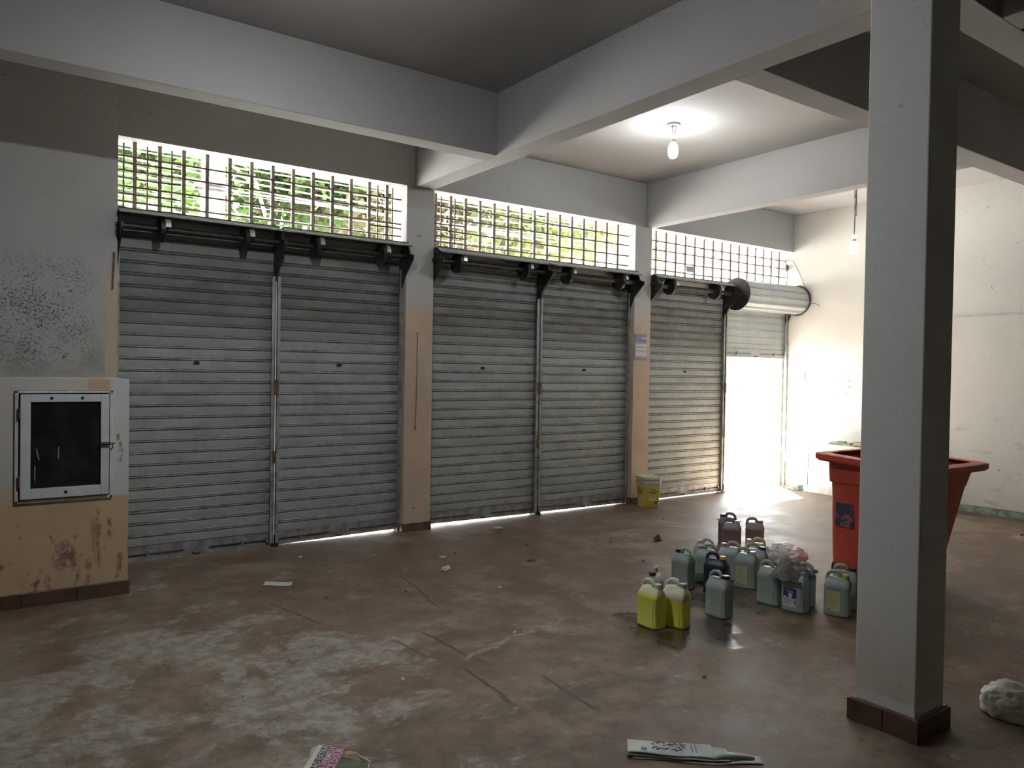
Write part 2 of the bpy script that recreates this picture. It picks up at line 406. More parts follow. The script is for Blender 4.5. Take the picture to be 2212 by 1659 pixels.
# ------------------------------------------------------------------ mesh helpers
class MB:
    def __init__(s):
        s.v = []; s.f = []
    def add(s, vs_, fs_):
        o = len(s.v)
        s.v += [tuple(p) for p in vs_]; s.f += [tuple(i + o for i in f) for f in fs_]
        return s
    def box(s, x0, x1, y0, y1, z0, z1):
        return s.add([(x0, y0, z0), (x1, y0, z0), (x1, y1, z0), (x0, y1, z0), (x0, y0, z1), (x1, y0, z1), (x1, y1, z1), (x0, y1, z1)],
                     [(0, 3, 2, 1), (4, 5, 6, 7), (0, 1, 5, 4), (1, 2, 6, 5), (2, 3, 7, 6), (3, 0, 4, 7)])
    def prism(s, poly, axis, a0, a1):
        """poly in the two other axes (cyclic order), extruded along axis"""
        n = len(poly)
        def P(u, v, w):
            return {'x': (w, u, v), 'y': (u, w, v), 'z': (u, v, w)}[axis]
        vs_ = [P(u, v, a0) for u, v in poly] + [P(u, v, a1) for u, v in poly]
        return s.add(vs_, [tuple(range(n))[::-1], tuple(range(n, 2 * n))] + [(i, (i + 1) % n, n + (i + 1) % n, n + i) for i in range(n)])
    def loft(s, rings, cap=True, closed=True):
        n = len(rings[0]); vs_ = [p for r in rings for p in r]; fs_ = []
        for k in range(len(rings) - 1):
            for i in range(n if closed else n - 1):
                j = (i + 1) % n
                fs_.append((k * n + i, k * n + j, (k + 1) * n + j, (k + 1) * n + i))
        if cap:
            fs_.append(tuple(range(n))[::-1]); fs_.append(tuple(range((len(rings) - 1) * n, len(rings) * n)))
        return s.add(vs_, fs_)
    def lathe(s, prof, n=20, c=(0, 0, 0), axis='z'):
        rings = []
        for r, h in prof:
            ring = []
            for i in range(n):
                a = 2 * PI * i / n
                u, v = r * math.cos(a), r * math.sin(a)
                p = {'z': (u, v, h), 'x': (h, u, v), 'y': (v, h, u)}[axis]
                ring.append((p[0] + c[0], p[1] + c[1], p[2] + c[2]))
            rings.append(ring)
        return s.loft(rings)
    def tube(s, pts, r, n=8):
        pts = [Vector(p) for p in pts]
        rs = r if isinstance(r, (list, tuple)) else [r] * len(pts)
        rings = []; prev = None
        for i, p in enumerate(pts):
            t = (pts[min(i + 1, len(pts) - 1)] - pts[max(i - 1, 0)]).normalized()
            if prev is None:
                a = Vector((0, 0, 1)) if abs(t.z) < .9 else Vector((1, 0, 0))
                u = t.cross(a).normalized()
            else:
                u = (prev - t * prev.dot(t)).normalized()
            prev = u; w = t.cross(u)
            rings.append([tuple(p + (u * math.cos(2 * PI * k / n) + w * math.sin(2 * PI * k / n)) * rs[i]) for k in range(n)])
        return s.loft(rings)
    def data(s, name, mat=None, smooth=False):
        me = bpy.data.meshes.new(name)
        me.from_pydata(s.v, [], s.f)
        bm = bmesh.new(); bm.from_mesh(me)
        bmesh.ops.recalc_face_normals(bm, faces=bm.faces)
        bm.to_mesh(me); bm.free()
        if mat is not None:
            me.materials.append(MAT[mat] if isinstance(mat, str) else mat)
        if smooth:
            for p in me.polygons:
                p.use_smooth = True
            if smooth != 'all':
                try:
                    me.set_sharp_from_angle(angle=math.radians(smooth if smooth > 1 else 40))
                except Exception:
                    pass
        return me

def ob(name, data, parent=None, loc=(0, 0, 0), rot=(0, 0, 0), bevel=0):
    o = bpy.data.objects.new(name, data)
    col.objects.link(o)
    o.location = loc; o.rotation_euler = rot
    if parent is not None:
        o.parent = parent
    if bevel:
        m = o.modifiers.new('edge', 'BEVEL'); m.width = bevel; m.segments = 2; m.limit_method = 'ANGLE'
    return o
def tag(o, label=None, cat=None, group=None, kind=None):
    if label: o['label'] = label
    if cat: o['category'] = cat
    if group: o['group'] = group
    if kind: o['kind'] = kind
    return o
def thing(name, label, cat, loc=(0, 0, 0), rotz=0, group=None, kind=None):
    return tag(ob(name, None, None, loc, (0, 0, rotz)), label, cat, group, kind)
def part(name, mb, mat, parent, smooth=False, loc=(0, 0, 0), rot=(0, 0, 0), bevel=0, label=None):
    o = ob(name, mb.data(name, mat, smooth), parent, loc, rot, bevel)
    if label: o['label'] = label
    return o
def struct(name, mb, mat, label, bevel=0):
    return tag(part(name, mb, mat, None, bevel=bevel), label, None, None, 'structure')
def sup(hx, hy, z, n=28, e=4.0, cx=0, cy=0):
    r = []
    for i in range(n):
        a = 2 * PI * i / n; c, s_ = math.cos(a), math.sin(a)
        r.append((cx + hx * math.copysign(abs(c) ** (2 / e), c), cy + hy * math.copysign(abs(s_) ** (2 / e), s_), z))
    return r
def text(body, size, mat, parent, loc, rot, name='lettering', extrude=.0006, sx=1.0, align='LEFT', bold=0.0):
    cu = bpy.data.curves.new(name, 'FONT')
    cu.body = body; cu.size = size; cu.extrude = extrude; cu.align_x = align; cu.offset = bold
    tmp = bpy.data.objects.new('tmp_text', cu)
    col.objects.link(tmp)
    bpy.context.view_layer.update()
    me = bpy.data.meshes.new_from_object(tmp.evaluated_get(bpy.context.evaluated_depsgraph_get()))
    bpy.data.objects.remove(tmp)
    bpy.data.curves.remove(cu)
    me.name = name
    me.materials.clear(); me.materials.append(MAT[mat])
    o = ob(name, me, parent, loc, rot)
    o.scale = (sx, 1, 1)
    return o

# ================================================================== the setting
WY = 6.32          # inner face of the shutter wall
WO = 6.60          # its outer face
SY = 6.42          # shutter curtain
RX = 9.25          # right wall
ZC, ZB = 3.68, 3.19
struct('floor', MB().box(-4.2, RX + .2, -6.2, WO, -.12, 0), 'floor', 'worn red-brown concrete floor with grey patches')
struct('ceiling', MB().box(-4.2, RX + .2, -6.2, WO, ZC, ZC + .25), 'ceiling', 'flat pale painted ceiling slab')
struct('wall_right', MB().box(RX, RX + .2, -6.2, WO, 0, ZC).box(RX - .018, RX, -6.0, 4.6, .085, 2.2), 'wall_right', 'white stained side wall beyond the red bin')
struct('wall_left', MB().box(-4.2, -4.0, -6.2, WO, 0, ZC), 'wall', 'pale side wall left of the camera')
struct('wall_back', MB().box(-4.2, RX + .2, -6.2, -6.0, 0, ZC), 'wall', 'pale wall behind the camera')
struct('wall_front', MB().box(.935, RX, WY, WO, ZB, ZC), 'wall', 'pale band of wall above the barred windows')
PIER = struct('wall_front_pier', MB().box(-4.0, .935, 6.275, WO, 0, ZC), 'wall_left_pier', 'stained pale wall above the meter box at the left edge')
part('slot', MB().add([(.897, 6.268, 2.05), (.908, 6.268, 2.05), (.921, 6.268, 2.32), (.905, 6.268, 2.325), (.897, 6.276, 2.05), (.908, 6.276, 2.05), (.921, 6.276, 2.32), (.905, 6.276, 2.325)],
     [(0, 1, 2, 3), (4, 5, 6, 7), (0, 1, 5, 4), (1, 2, 6, 5), (2, 3, 7, 6), (3, 0, 4, 7)]), 'rust', PIER)

# pillars between the shutters
def pillar(x0, x1, label):
    p = struct('wall_front_pillar', MB().box(x0, x1, WY, WO, 0, ZB), 'pillar', label, .006)
    part('skirting_tile', MB().box(x0 - .006, x1 + .006, WY - .012, WY - .001, 0, .075), 'tile', p, bevel=.003)
    part('skirting_tile', MB().box(x0 - .012, x0 - .001, WY - .002, SY - .03, 0, .075), 'tile', p, bevel=.003)
    return p
P1 = pillar(3.325, 3.615, 'beige and grey pillar between the first two pairs of shutters')
P2 = pillar(6.245, 6.51, 'beige pillar behind the yellow bucket')

# beams
for nm, bx_, lb in (('trim_1', (-4.0, 3.41, 5.0, 5.18, ZB, ZC), 'long pale ceiling beam parallel to the shutters at upper left'),
                    ('trim_2', (3.41, 3.60, -6.0, WY, ZB, ZC), 'pale ceiling beam running from the first pillar over the column'),
                    ('trim_3', (3.60, RX, 2.68, 2.87, ZB, ZC), 'ceiling beam passing behind the column top'),
                    ('trim_4', (6.40, 6.56, 2.87, WY, ZB, ZC), 'ceiling beam running out from the second pillar'),
                    ('trim_5', (3.60, RX, 1.62, 1.80, ZB, ZC), 'ceiling beam at the upper right corner'),
                    ('trim_6', (3.955, 4.15, -6.0, 1.62, ZB, ZC), 'short ceiling beam in the upper right corner'),
                    ('trim_7', (-4.0, 3.41, 1.85, 2.04, ZB, ZC), 'ceiling beam above the camera')):
    struct(nm, MB().box(*bx_), 'beam', lb, .004)

struct('added_eave', MB().box(.3, RX + .2, WO, WO + .40, 3.42, 3.52), 'beam', 'narrow unseen eave added outside to keep sun off the windows', .004)  # unseen slab added to block sun from the windows while the doorway stays lit

# free-standing column with tiled foot
CX0, CX1, CY0, CY1 = 3.20, 3.44, 1.57, 1.835
column = struct('wall_column', MB().box(CX0, CX1, CY0, CY1, 0, ZB), 'column', 'square pale column in the right foreground', .006)
column2 = column
part('mortar', MB().box(CX0 - .012, CX1 + .012, CY0 - .012, CY1 + .012, 0, .098), 'grout', column)
for (a, b, c_, d) in ((CX0 - .022, CX0 - .012, CY0 - .022, 1.694), (CX0 - .022, CX0 - .012, 1.698, CY1 + .022),
                      (CX0 - .012, CX1 + .022, CY0 - .022, CY0 - .012), (CX1 + .012, CX1 + .022, CY0 - .012, CY1 + .022)):
    part('skirting_tile', MB().box(a, b, c_, d, 0, .092), 'tile', column, bevel=.002)

# meter block, lower left
block = struct('wall_meter_block', MB().box(-4.0, .27, 5.56, 6.275, 0, 1.41).box(.81, .905, 5.56, 6.275, 0, 1.41).box(.27, .81, 5.56, 6.275, 0, .64).box(.27, .81, 5.56, 6.275, 1.335, 1.41).box(.27, .81, 5.72, 6.275, .64, 1.335),
               'meter_block', 'stained low wall block holding the meter box')
bl = struct('baseboard_left', MB().box(-4.0, .90, 5.551, 5.56, 0, .09), 'grout', 'dark tiled skirting along the meter block')
xx = .905
while xx > -1.5:
    part('skirting_tile', MB().box(xx - .296, xx, 5.542, 5.551, 0, .085), 'tile', bl, bevel=.002)
    xx -= .30
part('skirting_tile', MB().box(.905, .915, 5.551, 6.27, 0, .085), 'tile', bl, bevel=.002)

# low skirting at the foot of the right wall
br = struct('baseboard_right', MB().box(RX - .012, RX, -6.0, 5.1, 0, .07), 'green_skirt', 'worn green skirting at the foot of the right wall')

# ------------------------------------------------------------------ windows: barred openings over the shutters
BY = 6.45
def window(name, x0, x1, thick, thin, rods, label):
    w = tag(ob(name, None), label, None, None, 'structure')
    part('sill', MB().box(x0, x1, SY + .06, WO, 2.46, 2.60), 'wall', w)
    me = MB().box(-.014, .014, -.012, .012, 2.60, ZB).data('bar', 'bar')
    for x in thick:
        ob('bar', me, w, (x, BY, 0))
    me = MB().box(-.006, .006, -.006, .006, 2.60, ZB - .01).data('thin_bar', 'rod')
    for x in thin:
        ob('thin_bar', me, w, (x, BY + .016, 0))
    for (xa, xb, z) in rods:
        part('rod', MB().tube([(xa, BY - .014, z), ((xa * 2 + xb) / 3, BY - .014, z + random.uniform(-.006, .004)), ((xa + 2 * xb) / 3, BY - .014, z + random.uniform(-.006, .004)), (xb, BY - .014, z)], .0078, 6), 'rod', w)
    return w
MAIN = (3.076, 2.968, 2.849, 2.736)
w1 = [1.073 + .1758 * i for i in range(13)]
rods1 = [(.935, 3.325, z) for z in MAIN] + [(.935, 1.40, z) for z in (3.03, 2.915, 2.795, 2.69)] + [(3.0, 3.325, z) for z in (2.806, 2.685)]
window('window_1', .935, 3.325, w1, (1.0, 1.165, 1.34, 3.10, 3.25), rods1, 'barred window opening above the first pair of shutters')
w2 = [3.695 + .1705 * i for i in range(15)]
rods2 = [(3.615, 6.245, z) for z in MAIN] + [(3.615, 4.02, z) for z in (2.91, 2.79, 2.69)]
window('window_2', 3.615, 6.245, w2, (3.77, 3.925), rods2, 'barred window opening above the second pair of shutters')
w3 = [6.70 + .171 * i for i in range(15)]
rods3 = [(6.51, RX, z) for z in MAIN]
window('window_3', 6.51, RX, w3, (), rods3, 'brightest barred window opening above the open doorway')
plate = thing('hanging_plate', 'small dark square plate hanging on the bars of the brightest window', 'plate', (7.272, BY - .035, 2.79))
part('panel', MB().box(-.067, .067, -.004, .004, -.035, .035), 'grey_panel', plate, bevel=.002)
part('hook', MB().tube([(0, .0, .034), (0, .01, .05), (0, .02, .056)], .002, 6), 'rod', plate)

# ------------------------------------------------------------------ rolling shutters
PITCH_S = .091
PROFILE = [(.005, 0), (0, .003), (-.0008, .02), (-.0012, .034), (-.0008, .048), (0, .065), (.005, .068), (.005, .071), (-.002, .074), (-.0025, .081), (.005, .085), (.0055, .095)]
RC, ZD = .125, 2.53
DY = SY - RC      # drum axis
def slat_data(x0, x1, mat):
    L = x1 - x0
    rings = [[(0, y, z) for y, z in PROFILE], [(L, y, z) for y, z in PROFILE]]
    mb = MB(); n = len(PROFILE)
    mb.add(rings[0] + rings[1], [(i, n + i, n + i + 1, i + 1) for i in range(n - 1)])
    me = bpy.data.meshes.new('slat'); me.from_pydata(mb.v, [], mb.f); me.materials.append(MAT[mat])
    return me
def bottom_rail(sh, x0, x1, z0, tilt, mat='rail'):
    L = x1 - x0
    r = part('bottom_rail', MB().box(0, L, .0, .006, .012, .112).box(0, L, -.006, .010, 0, .014).box(0, L, -.003, .008, .100, .112).box(0, L, .008, .014, .090, .140), mat, sh, loc=(x0, SY - .004, z0), rot=(0, -tilt, 0))
    part('lock_rod', MB().tube([(.01, -.010, .052), (L * .42, -.010, .052)], .005, 6), 'grease', r)
    part('lock_rod', MB().tube([(L * .58, -.010, .052), (L - .01, -.010, .052)], .005, 6), 'grease', r)
    me = MB().box(-.010, .010, -.020, 0, .034, .070).box(-.022, .022, -.006, 0, .044, .060).data('latch', 'rail')
    for f in (.03, .20, .80, .97):
        ob('latch', me, r, (L * f, 0, 0))
    part('handle', MB().tube([(L * .5 - .03, -.004, .02), (L * .5 - .02, -.02, .014), (L * .5 + .02, -.02, .014), (L * .5 + .03, -.004, .02)], .006, 6), 'grease', r)
def pulley(sh, x, mat='grease'):
    p = part('pulley', MB().lathe([(.03, -.022), (.088, -.022), (.098, -.016), (.098, .016), (.088, .022), (.03, .022)], 28, (0, 0, 0), 'x'), 'grease', sh, 35, loc=(x, DY, ZD))
    # strap from the pulley rim to the top slat
    pts = []
    for k in range(9):
        a = math.radians(40 + k * 17)
        pts.append((math.cos(a) * .103, math.sin(a) * .103))
    rings = [[(.012, y, z) for y, z in pts], [(.050, y, z) for y, z in pts]]
    mb = MB(); n = len(pts)
    mb.add(rings[0] + rings[1], [(i, i + 1, n + i + 1, n + i) for i in range(n - 1)])
    mb.add([(x_, y * 1.02, z * 1.02) for x_, y, z in rings[0] + rings[1]], [(i, i + 1, n + i + 1, n + i) for i in range(n - 1)])
    part('strap', mb, 'strap', p)
    return p
def shutter(x0, x1, z0, tilt, pulleys, label, group='closed rolling shutters', lock=None):
    sh = thing('rolling_shutter', label, 'shutter', (0, 0, 0), 0, group)
    me = slat_data(x0, x1, 'slat')
    bottom_rail(sh, x0, x1, z0, tilt)
    z = z0 + .112
    k = 0
    zs = []
    while z < ZD - .03:
        t = tilt * max(0, 1 - k / 6)
        s = ob('slat', me, sh, (x0, SY, z)); zs.append(s)
        z += PITCH_S; k += 1
    # the top of the curtain curls forward over the pulleys
    a = (z - ZD) / RC
    while a < 2.35:
        y_, z_ = DY + math.cos(a) * RC, ZD + math.sin(a) * RC
        ob('slat', me, sh, (x0, y_, z_), (a + .34, 0, 0))
        a += .70
    for x in pulleys:
        pulley(sh, x)
    part('shaft', MB().tube([(x0 - .02, DY, ZD), (x1 + .02, DY, ZD)], .026, 14), 'dark_steel', sh, 40)
    if lock:
        part('lock', MB().box(-.022, .022, -.004, .004, -.010, .010).box(-.006, .006, -.012, 0, -.008, .012), 'grease', sh, loc=(lock, SY - .008, 1.53))
    return sh
s1 = shutter(.937, 2.135, .001, 0, (1.235, 1.86), 'closed grey rolling shutter right beside the meter box', lock=1.526)
s2 = shutter(2.155, 3.324, .001, .016, (2.445, 3.06), 'closed grey rolling shutter left of the first pillar', lock=2.725)
s3 = shutter(3.617, 4.920, .024, -.010, (3.86, 4.655), 'closed grey rolling shutter right of the first pillar', lock=4.246)
s4 = shutter(4.938, 6.244, .016, -.007, (5.22, 5.975), 'closed grey rolling shutter left of the second pillar', lock=5.584)
s5 = shutter(6.512, 7.912, .008, .002, (6.795, 7.60), 'closed grey rolling shutter between the yellow bucket and the open doorway', lock=7.216)
# guide rails at the pillars
for sh, x in ((s1, .95), (s2, 3.31), (s3, 3.63), (s4, 6.23), (s5, 6.525)):
    part('guide_rail', MB().box(x - .015, x + .015, SY - .045, SY - .03, 0, 2.42).box(x - .015, x + .015, SY + .02, SY + .035, 0, 2.42), 'rail', sh)
# brackets at pillar ends
def bracket_mb(x, t=.006):
    poly = [(SY + .03, 2.24), (SY - .03, 2.22), (SY - .09, 2.34), (SY - .265, 2.50), (SY - .265, 2.535), (SY - .20, 2.55), (SY - .17, 2.62), (SY - .12, 2.655), (SY - .04, 2.63), (SY + .03, 2.56)]
    return MB().prism(poly, 'x', x - t, x + t).box(x - .018, x + .018, SY - .03, SY - .022, 2.22, 2.34)
for sh, x in ((s1, .948), (s2, 3.312), (s3, 3.628), (s4, 6.232), (s5, 6.525)):
    part('bracket', bracket_mb(x), 'dark_steel', sh)
# the raised shutter over the doorway
s6 = thing('rolling_shutter', 'rolled-up grey shutter raised above the bright open doorway', 'shutter')
me = slat_data(7.930, 9.248, 'slat_clean')
bottom_rail(s6, 7.932, 9.235, 1.735, 0, 'slat_clean')
z = 1.735 + .112
while z < 2.36:
    ob('slat', me, s6, (7.930, SY, z)); z += PITCH_S
RR = .185
CYR, CZR = SY - .19, 2.52
n_r = 12
for k in range(n_r):
    a = 2 * PI * k / n_r + .12
    ob('slat', me, s6, (7.955, CYR + math.cos(a) * RR, CZR + math.sin(a) * RR), (a + PI / n_r, 0, 0))
part('roll_core', MB().lathe([(.02, 7.96), (.165, 7.96), (.165, 9.21), (.02, 9.21)], 24, (0, CYR, CZR), 'x'), 'dark_steel', s6, 35)
part('end_disc', MB().lathe([(.02, 7.930), (.195, 7.930), (.205, 7.934), (.205, 7.946), (.195, 7.950), (.02, 7.950)], 28, (0, CYR, CZR), 'x'), 'grease', s6, 35)
part('end_ring', MB().tube([(9.222, CYR + math.cos(t * PI / 16) * .195, CZR + math.sin(t * PI / 16) * .195) for t in range(33)], .010, 8), 'grease', s6, 40)
part('guide_rail', MB().box(9.215, 9.248, SY - .045, SY - .03, 0, 2.42).box(9.215, 9.248, SY + .02, SY + .035, 0, 2.42), 'rail', s6)
part('bracket', bracket_mb(9.236), 'dark_steel', s6)

# centre posts
def centre_post(xc, label, w=.036):
    p = thing('centre_post', label, 'post', (xc, 0, 0), 0, 'steel centre posts between shutters')
    for s in (-1, 1):
        a, b = sorted((s * .005, s * w))
        part('channel', MB().box(a, b, SY - .050, SY - .044, 0, 2.26).box(min(s * .005, s * .010), max(s * .005, s * .010), SY - .05, SY + .04, 0, 2.26).box(a, b, SY + .03, SY + .036, 0, 2.26), 'rail', p)
    part('bracket', bracket_mb(0, .012), 'dark_steel', p)
    part('hinge', MB().box(-.012, .022, SY - .062, SY - .050, 1.27, 1.40).box(-.02, .01, SY - .060, SY - .050, .70, .80), 'rust', p)
    part('foot_bolt', MB().box(-.03, .03, SY - .075, SY - .05, .0, .03).tube([(0, SY - .062, .02), (0, SY - .062, .10)], .008, 8), 'grease', p)
    return p
centre_post(2.145, 'steel centre post dividing the first pair of shutters')
centre_post(4.929, 'steel centre post dividing the second pair of shutters')
centre_post(7.920, 'steel centre post at the edge of the open doorway', .030)

# ------------------------------------------------------------------ meter box
mbx = thing('meter_box', 'white framed meter box door with dark glass pane', 'meter box', (0, 0, 0))
fr = MB()
fr.box(.272, .292, 5.545, 5.70, .642, 1.333).box(.79, .808, 5.545, 5.70, .642, 1.333).box(.272, .808, 5.545, 5.70, .642, .660).box(.272, .808, 5.545, 5.70, 1.318, 1.333)
part('frame', fr, 'white_wood', mbx, bevel=.003)
dr = part('door', MB().box(.300, .354, 5.528, 5.556, .668, 1.312).box(.736, .784, 5.528, 5.556, .668, 1.312).box(.354, .736, 5.528, 5.556, .668, .732).box(.354, .736, 5.528, 5.556, 1.264, 1.312), 'white_metal', mbx, bevel=.003)
part('glass_pane', MB().box(.350, .740, 5.544, 5.550, .728, 1.268), 'meter_glass', dr)
me = MB().lathe([(.0, -.002), (.008, -.002), (.010, .001), (.010, .006)], 12, (0, 0, 0), 'y').data('bolt_hole', 'black')
for (x, z) in ((.465, 1.288), (.632, 1.288), (.543, .700)):
    ob('bolt_hole', me, dr, (x, 5.526, z))
b_ = part('latch', MB().box(.735, .79, 5.512, 5.528, .985, 1.005).tube([(.73, 5.512, .995), (.815, 5.512, .995)], .006, 8).tube([(.80, 5.506, .995), (.80, 5.500, .98), (.803, 5.503, .965)], .004, 6), 'rust', mbx)
for z in (.78, 1.20):
    part('hinge', MB().lathe([(.006, z - .035), (.007, z - .034), (.007, z + .034), (.006, z + .035)], 10, (.296, 5.532, 0)), 'rust', mbx)
part('cavity', MB().box(.295, .79, 5.69, 5.70, .66, 1.318), 'black', mbx)

# ------------------------------------------------------------------ bulbs
def bulb_thing(label, x, y, zb, rose=True, extra=False, r=.043, led=False):
    """zb = underside of the glass"""
    t = thing('light_bulb', label, 'light bulb', (x, y, ZC), 0, 'bare hanging bulbs')
    H = zb - ZC
    prof = [(.001, 0), (.016, .003), (.030, .012), (.036, .020), (.040, .030), (r, .052), (r, .075), (.040, .100), (.033, .118), (.026, .130), (.024, .137)]
    if led:
        part('glass', MB().lathe([(a, h + H) for a, h in prof[:4]], 24), 'led_dome', t, 'all')
        part('housing', MB().lathe([(a, h + H) for a, h in prof[3:]], 24), 'socket', t, 'all')  # opaque upper part added to hold this bulb's light off the beams
    else:
        part('glass', MB().lathe([(a, h + H) for a, h in prof], 24), 'bulb', t, 'all')
    part('collar', MB().lathe([(.024, H + .137), (.024, H + .150), (.018, H + .160)], 16), 'socket', t, 40)
    part('socket', MB().lathe([(.021, H + .152), (.021, H + .200), (.025, H + .205), (.025, H + .212), (.008, H + .214)], 16), 'socket', t, 40)
    zt = H + .212
    if rose:
        part('ceiling_rose', MB().lathe([(.02, -.016), (.055, -.015), (.062, -.004), (.062, 0)], 24), 'rose', t, 40)
    def wire(pts):
        part('wire', MB().tube(pts, .0032, 6), 'cord', t)
    if not extra:
        wire([(-.012, 0, -.01), (-.013, .003, zt * .4), (-.008, 0, zt * .8), (-.004, 0, zt)])
        wire([(.016, 0, -.012), (.030, -.004, -.02), (.026, .002, zt * .5), (.022, 0, zt * .8), (.024, 0, zt - .012), (.012, 0, zt - .01)])
    else:
        wire([(-.016, 0, 0), (-.014, 0, -.15), (0, 0, -.22), (0, 0, -.33), (.002, .004, zt * .9), (0, 0, zt)])
        wire([(.000, 0, 0), (.003, 0, -.19), (-.002, 0, -.22), (.004, 0, -.28), (.022, .004, -.36), (.030, .004, -.42)])
        wire([(.025, 0, 0), (.022, 0, -.12), (.024, 0, -.30), (.018, 0, -.38), (.008, 0, zt * .9), (.001, 0, zt)])
        wire([(.036, 0, 0), (.037, .002, -.15), (.034, 0, -.25), (.040, 0, -.33), (.041, 0, -.425)])
        part('wire_joint', MB().tube([(.0, 0, -.195), (-.001, 0, -.235)], .006, 8), 'black', t)
    return t
bulb_thing('lit bare bulb on a round ceiling rose near the middle', 5.048, 4.671, 3.380)
bulb_thing('lit bare bulb hanging on long loose wires beside the column', 7.90, 4.655, 2.835, rose=False, extra=True)
bulb_thing('lit bare bulb just above the top of the picture', 1.47, 3.60, 3.385, led=True)

# ------------------------------------------------------------------ meter cabinet by the doorway on the right
cab = thing('low_cabinet', 'low white masonry cabinet against the right wall by the doorway', 'cabinet')
part('body', MB().box(8.91, RX, 5.17, 5.87, 0, .62), 'white_wood', cab, bevel=.006)
part('ledge', MB().box(8.89, RX, 5.10, 5.88, .62, .645), 'white_wood', cab, bevel=.004)
cd = part('door', MB().box(8.898, 8.91, 5.24, 5.80, .11, .49), 'white_metal', cab, bevel=.003)
part('door_frame', MB().box(8.895, 8.91, 5.20, 5.835, .505, .525).box(8.895, 8.91, 5.805, 5.82, .10, .505).box(8.895, 8.91, 5.20, 5.22, .10, .505), 'grey_panel', cab)
part('latch', MB().box(8.886, 8.898, 5.76, 5.85, .285, .305), 'strap', cd)
g = thing('grey_box', 'small grey box standing behind the column against the right wall', 'box', (9.05, 5.03, 0))
part('body', MB().box(-.16, .19, -.13, .13, 0, .60), 'grey_panel', g, bevel=.01)
part('lid', MB().box(-.165, .19, -.135, .135, .60, .615), 'white_wood', g, bevel=.003)
brd = thing('board_offcut', 'flat brown offcut lying on the low white cabinet', 'board', (9.02, 5.44, .645))
part('slab', MB().box(-.05, .05, -.17, .13, 0, .03), 'board', brd, bevel=.008)
part('torn_edge', MB().box(-.03, .04, -.20, -.17, .002, .022), 'board', brd, bevel=.006)
tl = thing('plastic_tray', 'small teal plastic tray on top of the brown offcut', 'tray', (9.03, 5.42, .675))
part('tray', MB().loft([sup(.03, .055, 0), sup(.035, .06, .014), sup(.031, .056, .014), sup(.026, .05, .004)]), 'teal', tl, 40)
cb = thing('cardboard_box', 'small open cardboard box at the end of the low white cabinet', 'box', (9.02, 5.17, .645))
part('box', MB().box(-.07, .07, -.06, -.055, 0, .05).box(-.07, .07, .055, .06, 0, .05).box(-.07, -.065, -.06, .06, 0, .05).box(.065, .07, -.06, .06, 0, .05).box(-.07, .07, -.06, .06, 0, .005), 'cardboard', cb)
part('flap', MB().box(-.07, .07, .06, .10, .047, .050), 'cardboard', cb)
fl = thing('folded_paper', 'thin white papers lying flat on the low white cabinet', 'paper', (8.96, 5.28, .645))
part('sheet', MB().box(-.05, .05, -.08, .08, 0, .006), 'paper', fl, rot=(0, 0, .2))
part('sheet', MB().box(-.04, .05, -.06, .07, .006, .010), 'paper', fl, rot=(0, 0, -.3))
gt = thing('green_block', 'small pale green block on the floor beside the doorway', 'block', (8.95, 5.99, 0))
part('block', MB().box(-.05, .06, -.06, .06, 0, .075), 'green_skirt', gt, bevel=.008)
part('chip', MB().box(-.03, .02, .065, .13, 0, .03), 'green_skirt', gt, bevel=.006)
sw = thing('switch_plate', 'cream switch plate on the right wall by the doorway', 'switch', (RX, 6.14, 1.49))
part('plate', MB().box(-.012, 0, -.036, .036, -.06, .06), 'bucket_white', sw, bevel=.003)
for y in (-.012, .014):
    part('rocker', MB().box(-.016, -.012, y - .008, y + .008, -.016, .010), 'grout', sw)
ck = thing('loose_cable', 'thin loose cable looping from the window corner down to the shutter roll', 'cable', (0, 0, 0))
part('strand', MB().tube([(9.235, 6.43, 3.10), (9.22, 6.30, 3.06), (9.225, 6.21, 2.90), (9.225, 6.14, 2.74), (9.23, 6.11, 2.66)], .004, 6), 'cord', ck)
part('strand', MB().tube([(9.22, 6.43, 3.12), (9.20, 6.40, 2.98), (9.215, 6.38, 2.85), (9.21, 6.41, 2.72)], .005, 6), 'cord', ck)
part('strand', MB().tube([(9.235, 6.06, 2.47), (9.23, 5.96, 2.47), (9.235, 5.90, 2.43)], .004, 6), 'cord', ck)
part('knot', MB().lathe([(.004, 2.93), (.022, 2.95), (.028, 2.98), (.018, 3.02), (.004, 3.03)], 10, (9.215, 6.40, 0)), 'cord', ck, 40)

# ------------------------------------------------------------------ things on the pillars
cal = thing('wall_calendar', 'wall calendar with lavender header hanging on the second pillar', 'calendar', (6.247 + .10, WY - .004, 1.655))
part('backing_card', MB().box(-.095, .098, -.003, 0, 0, .295), 'lavender', cal)
part('picture', MB().box(-.092, .095, -.0045, -.003, .205, .290), 'ink_blue', cal)
part('emblem', MB().lathe([(.0, -.0065), (.032, -.0065), (.034, -.0045)], 20, (-.048, 0, .25), 'y'), 'lavender', cal)
part('emblem_centre', MB().lathe([(.0, -.0085), (.019, -.0085), (.02, -.0065)], 20, (-.048, 0, .25), 'y'), 'ink_blue', cal)
for z, a in ((.262, .02), (.250, -.0), (.236, -.0)):
    part('printed_line', MB().box(a, .094, -.0062, -.0045, z - .003, z + .003), 'cal_paper', cal)
pad = part('date_pad', MB().box(-.085, .094, -.009, -.003, .042, .200), 'cal_paper', cal)
for z in (.192, .150, .105):
    for k in range(4):
        part('printed_line', MB().box(-.078 + k * .043, -.042 + k * .043, -.0100, -.009, z - .004, z + .003), 'ink', pad)
part('printed_line', MB().box(-.08, .09, -.0045, -.003, .030, .034), 'cal_paper', cal)
cd_ = thing('string_line', 'thin dark cord hanging down the front of the first pillar', 'cord', (3.45, WY, 0))
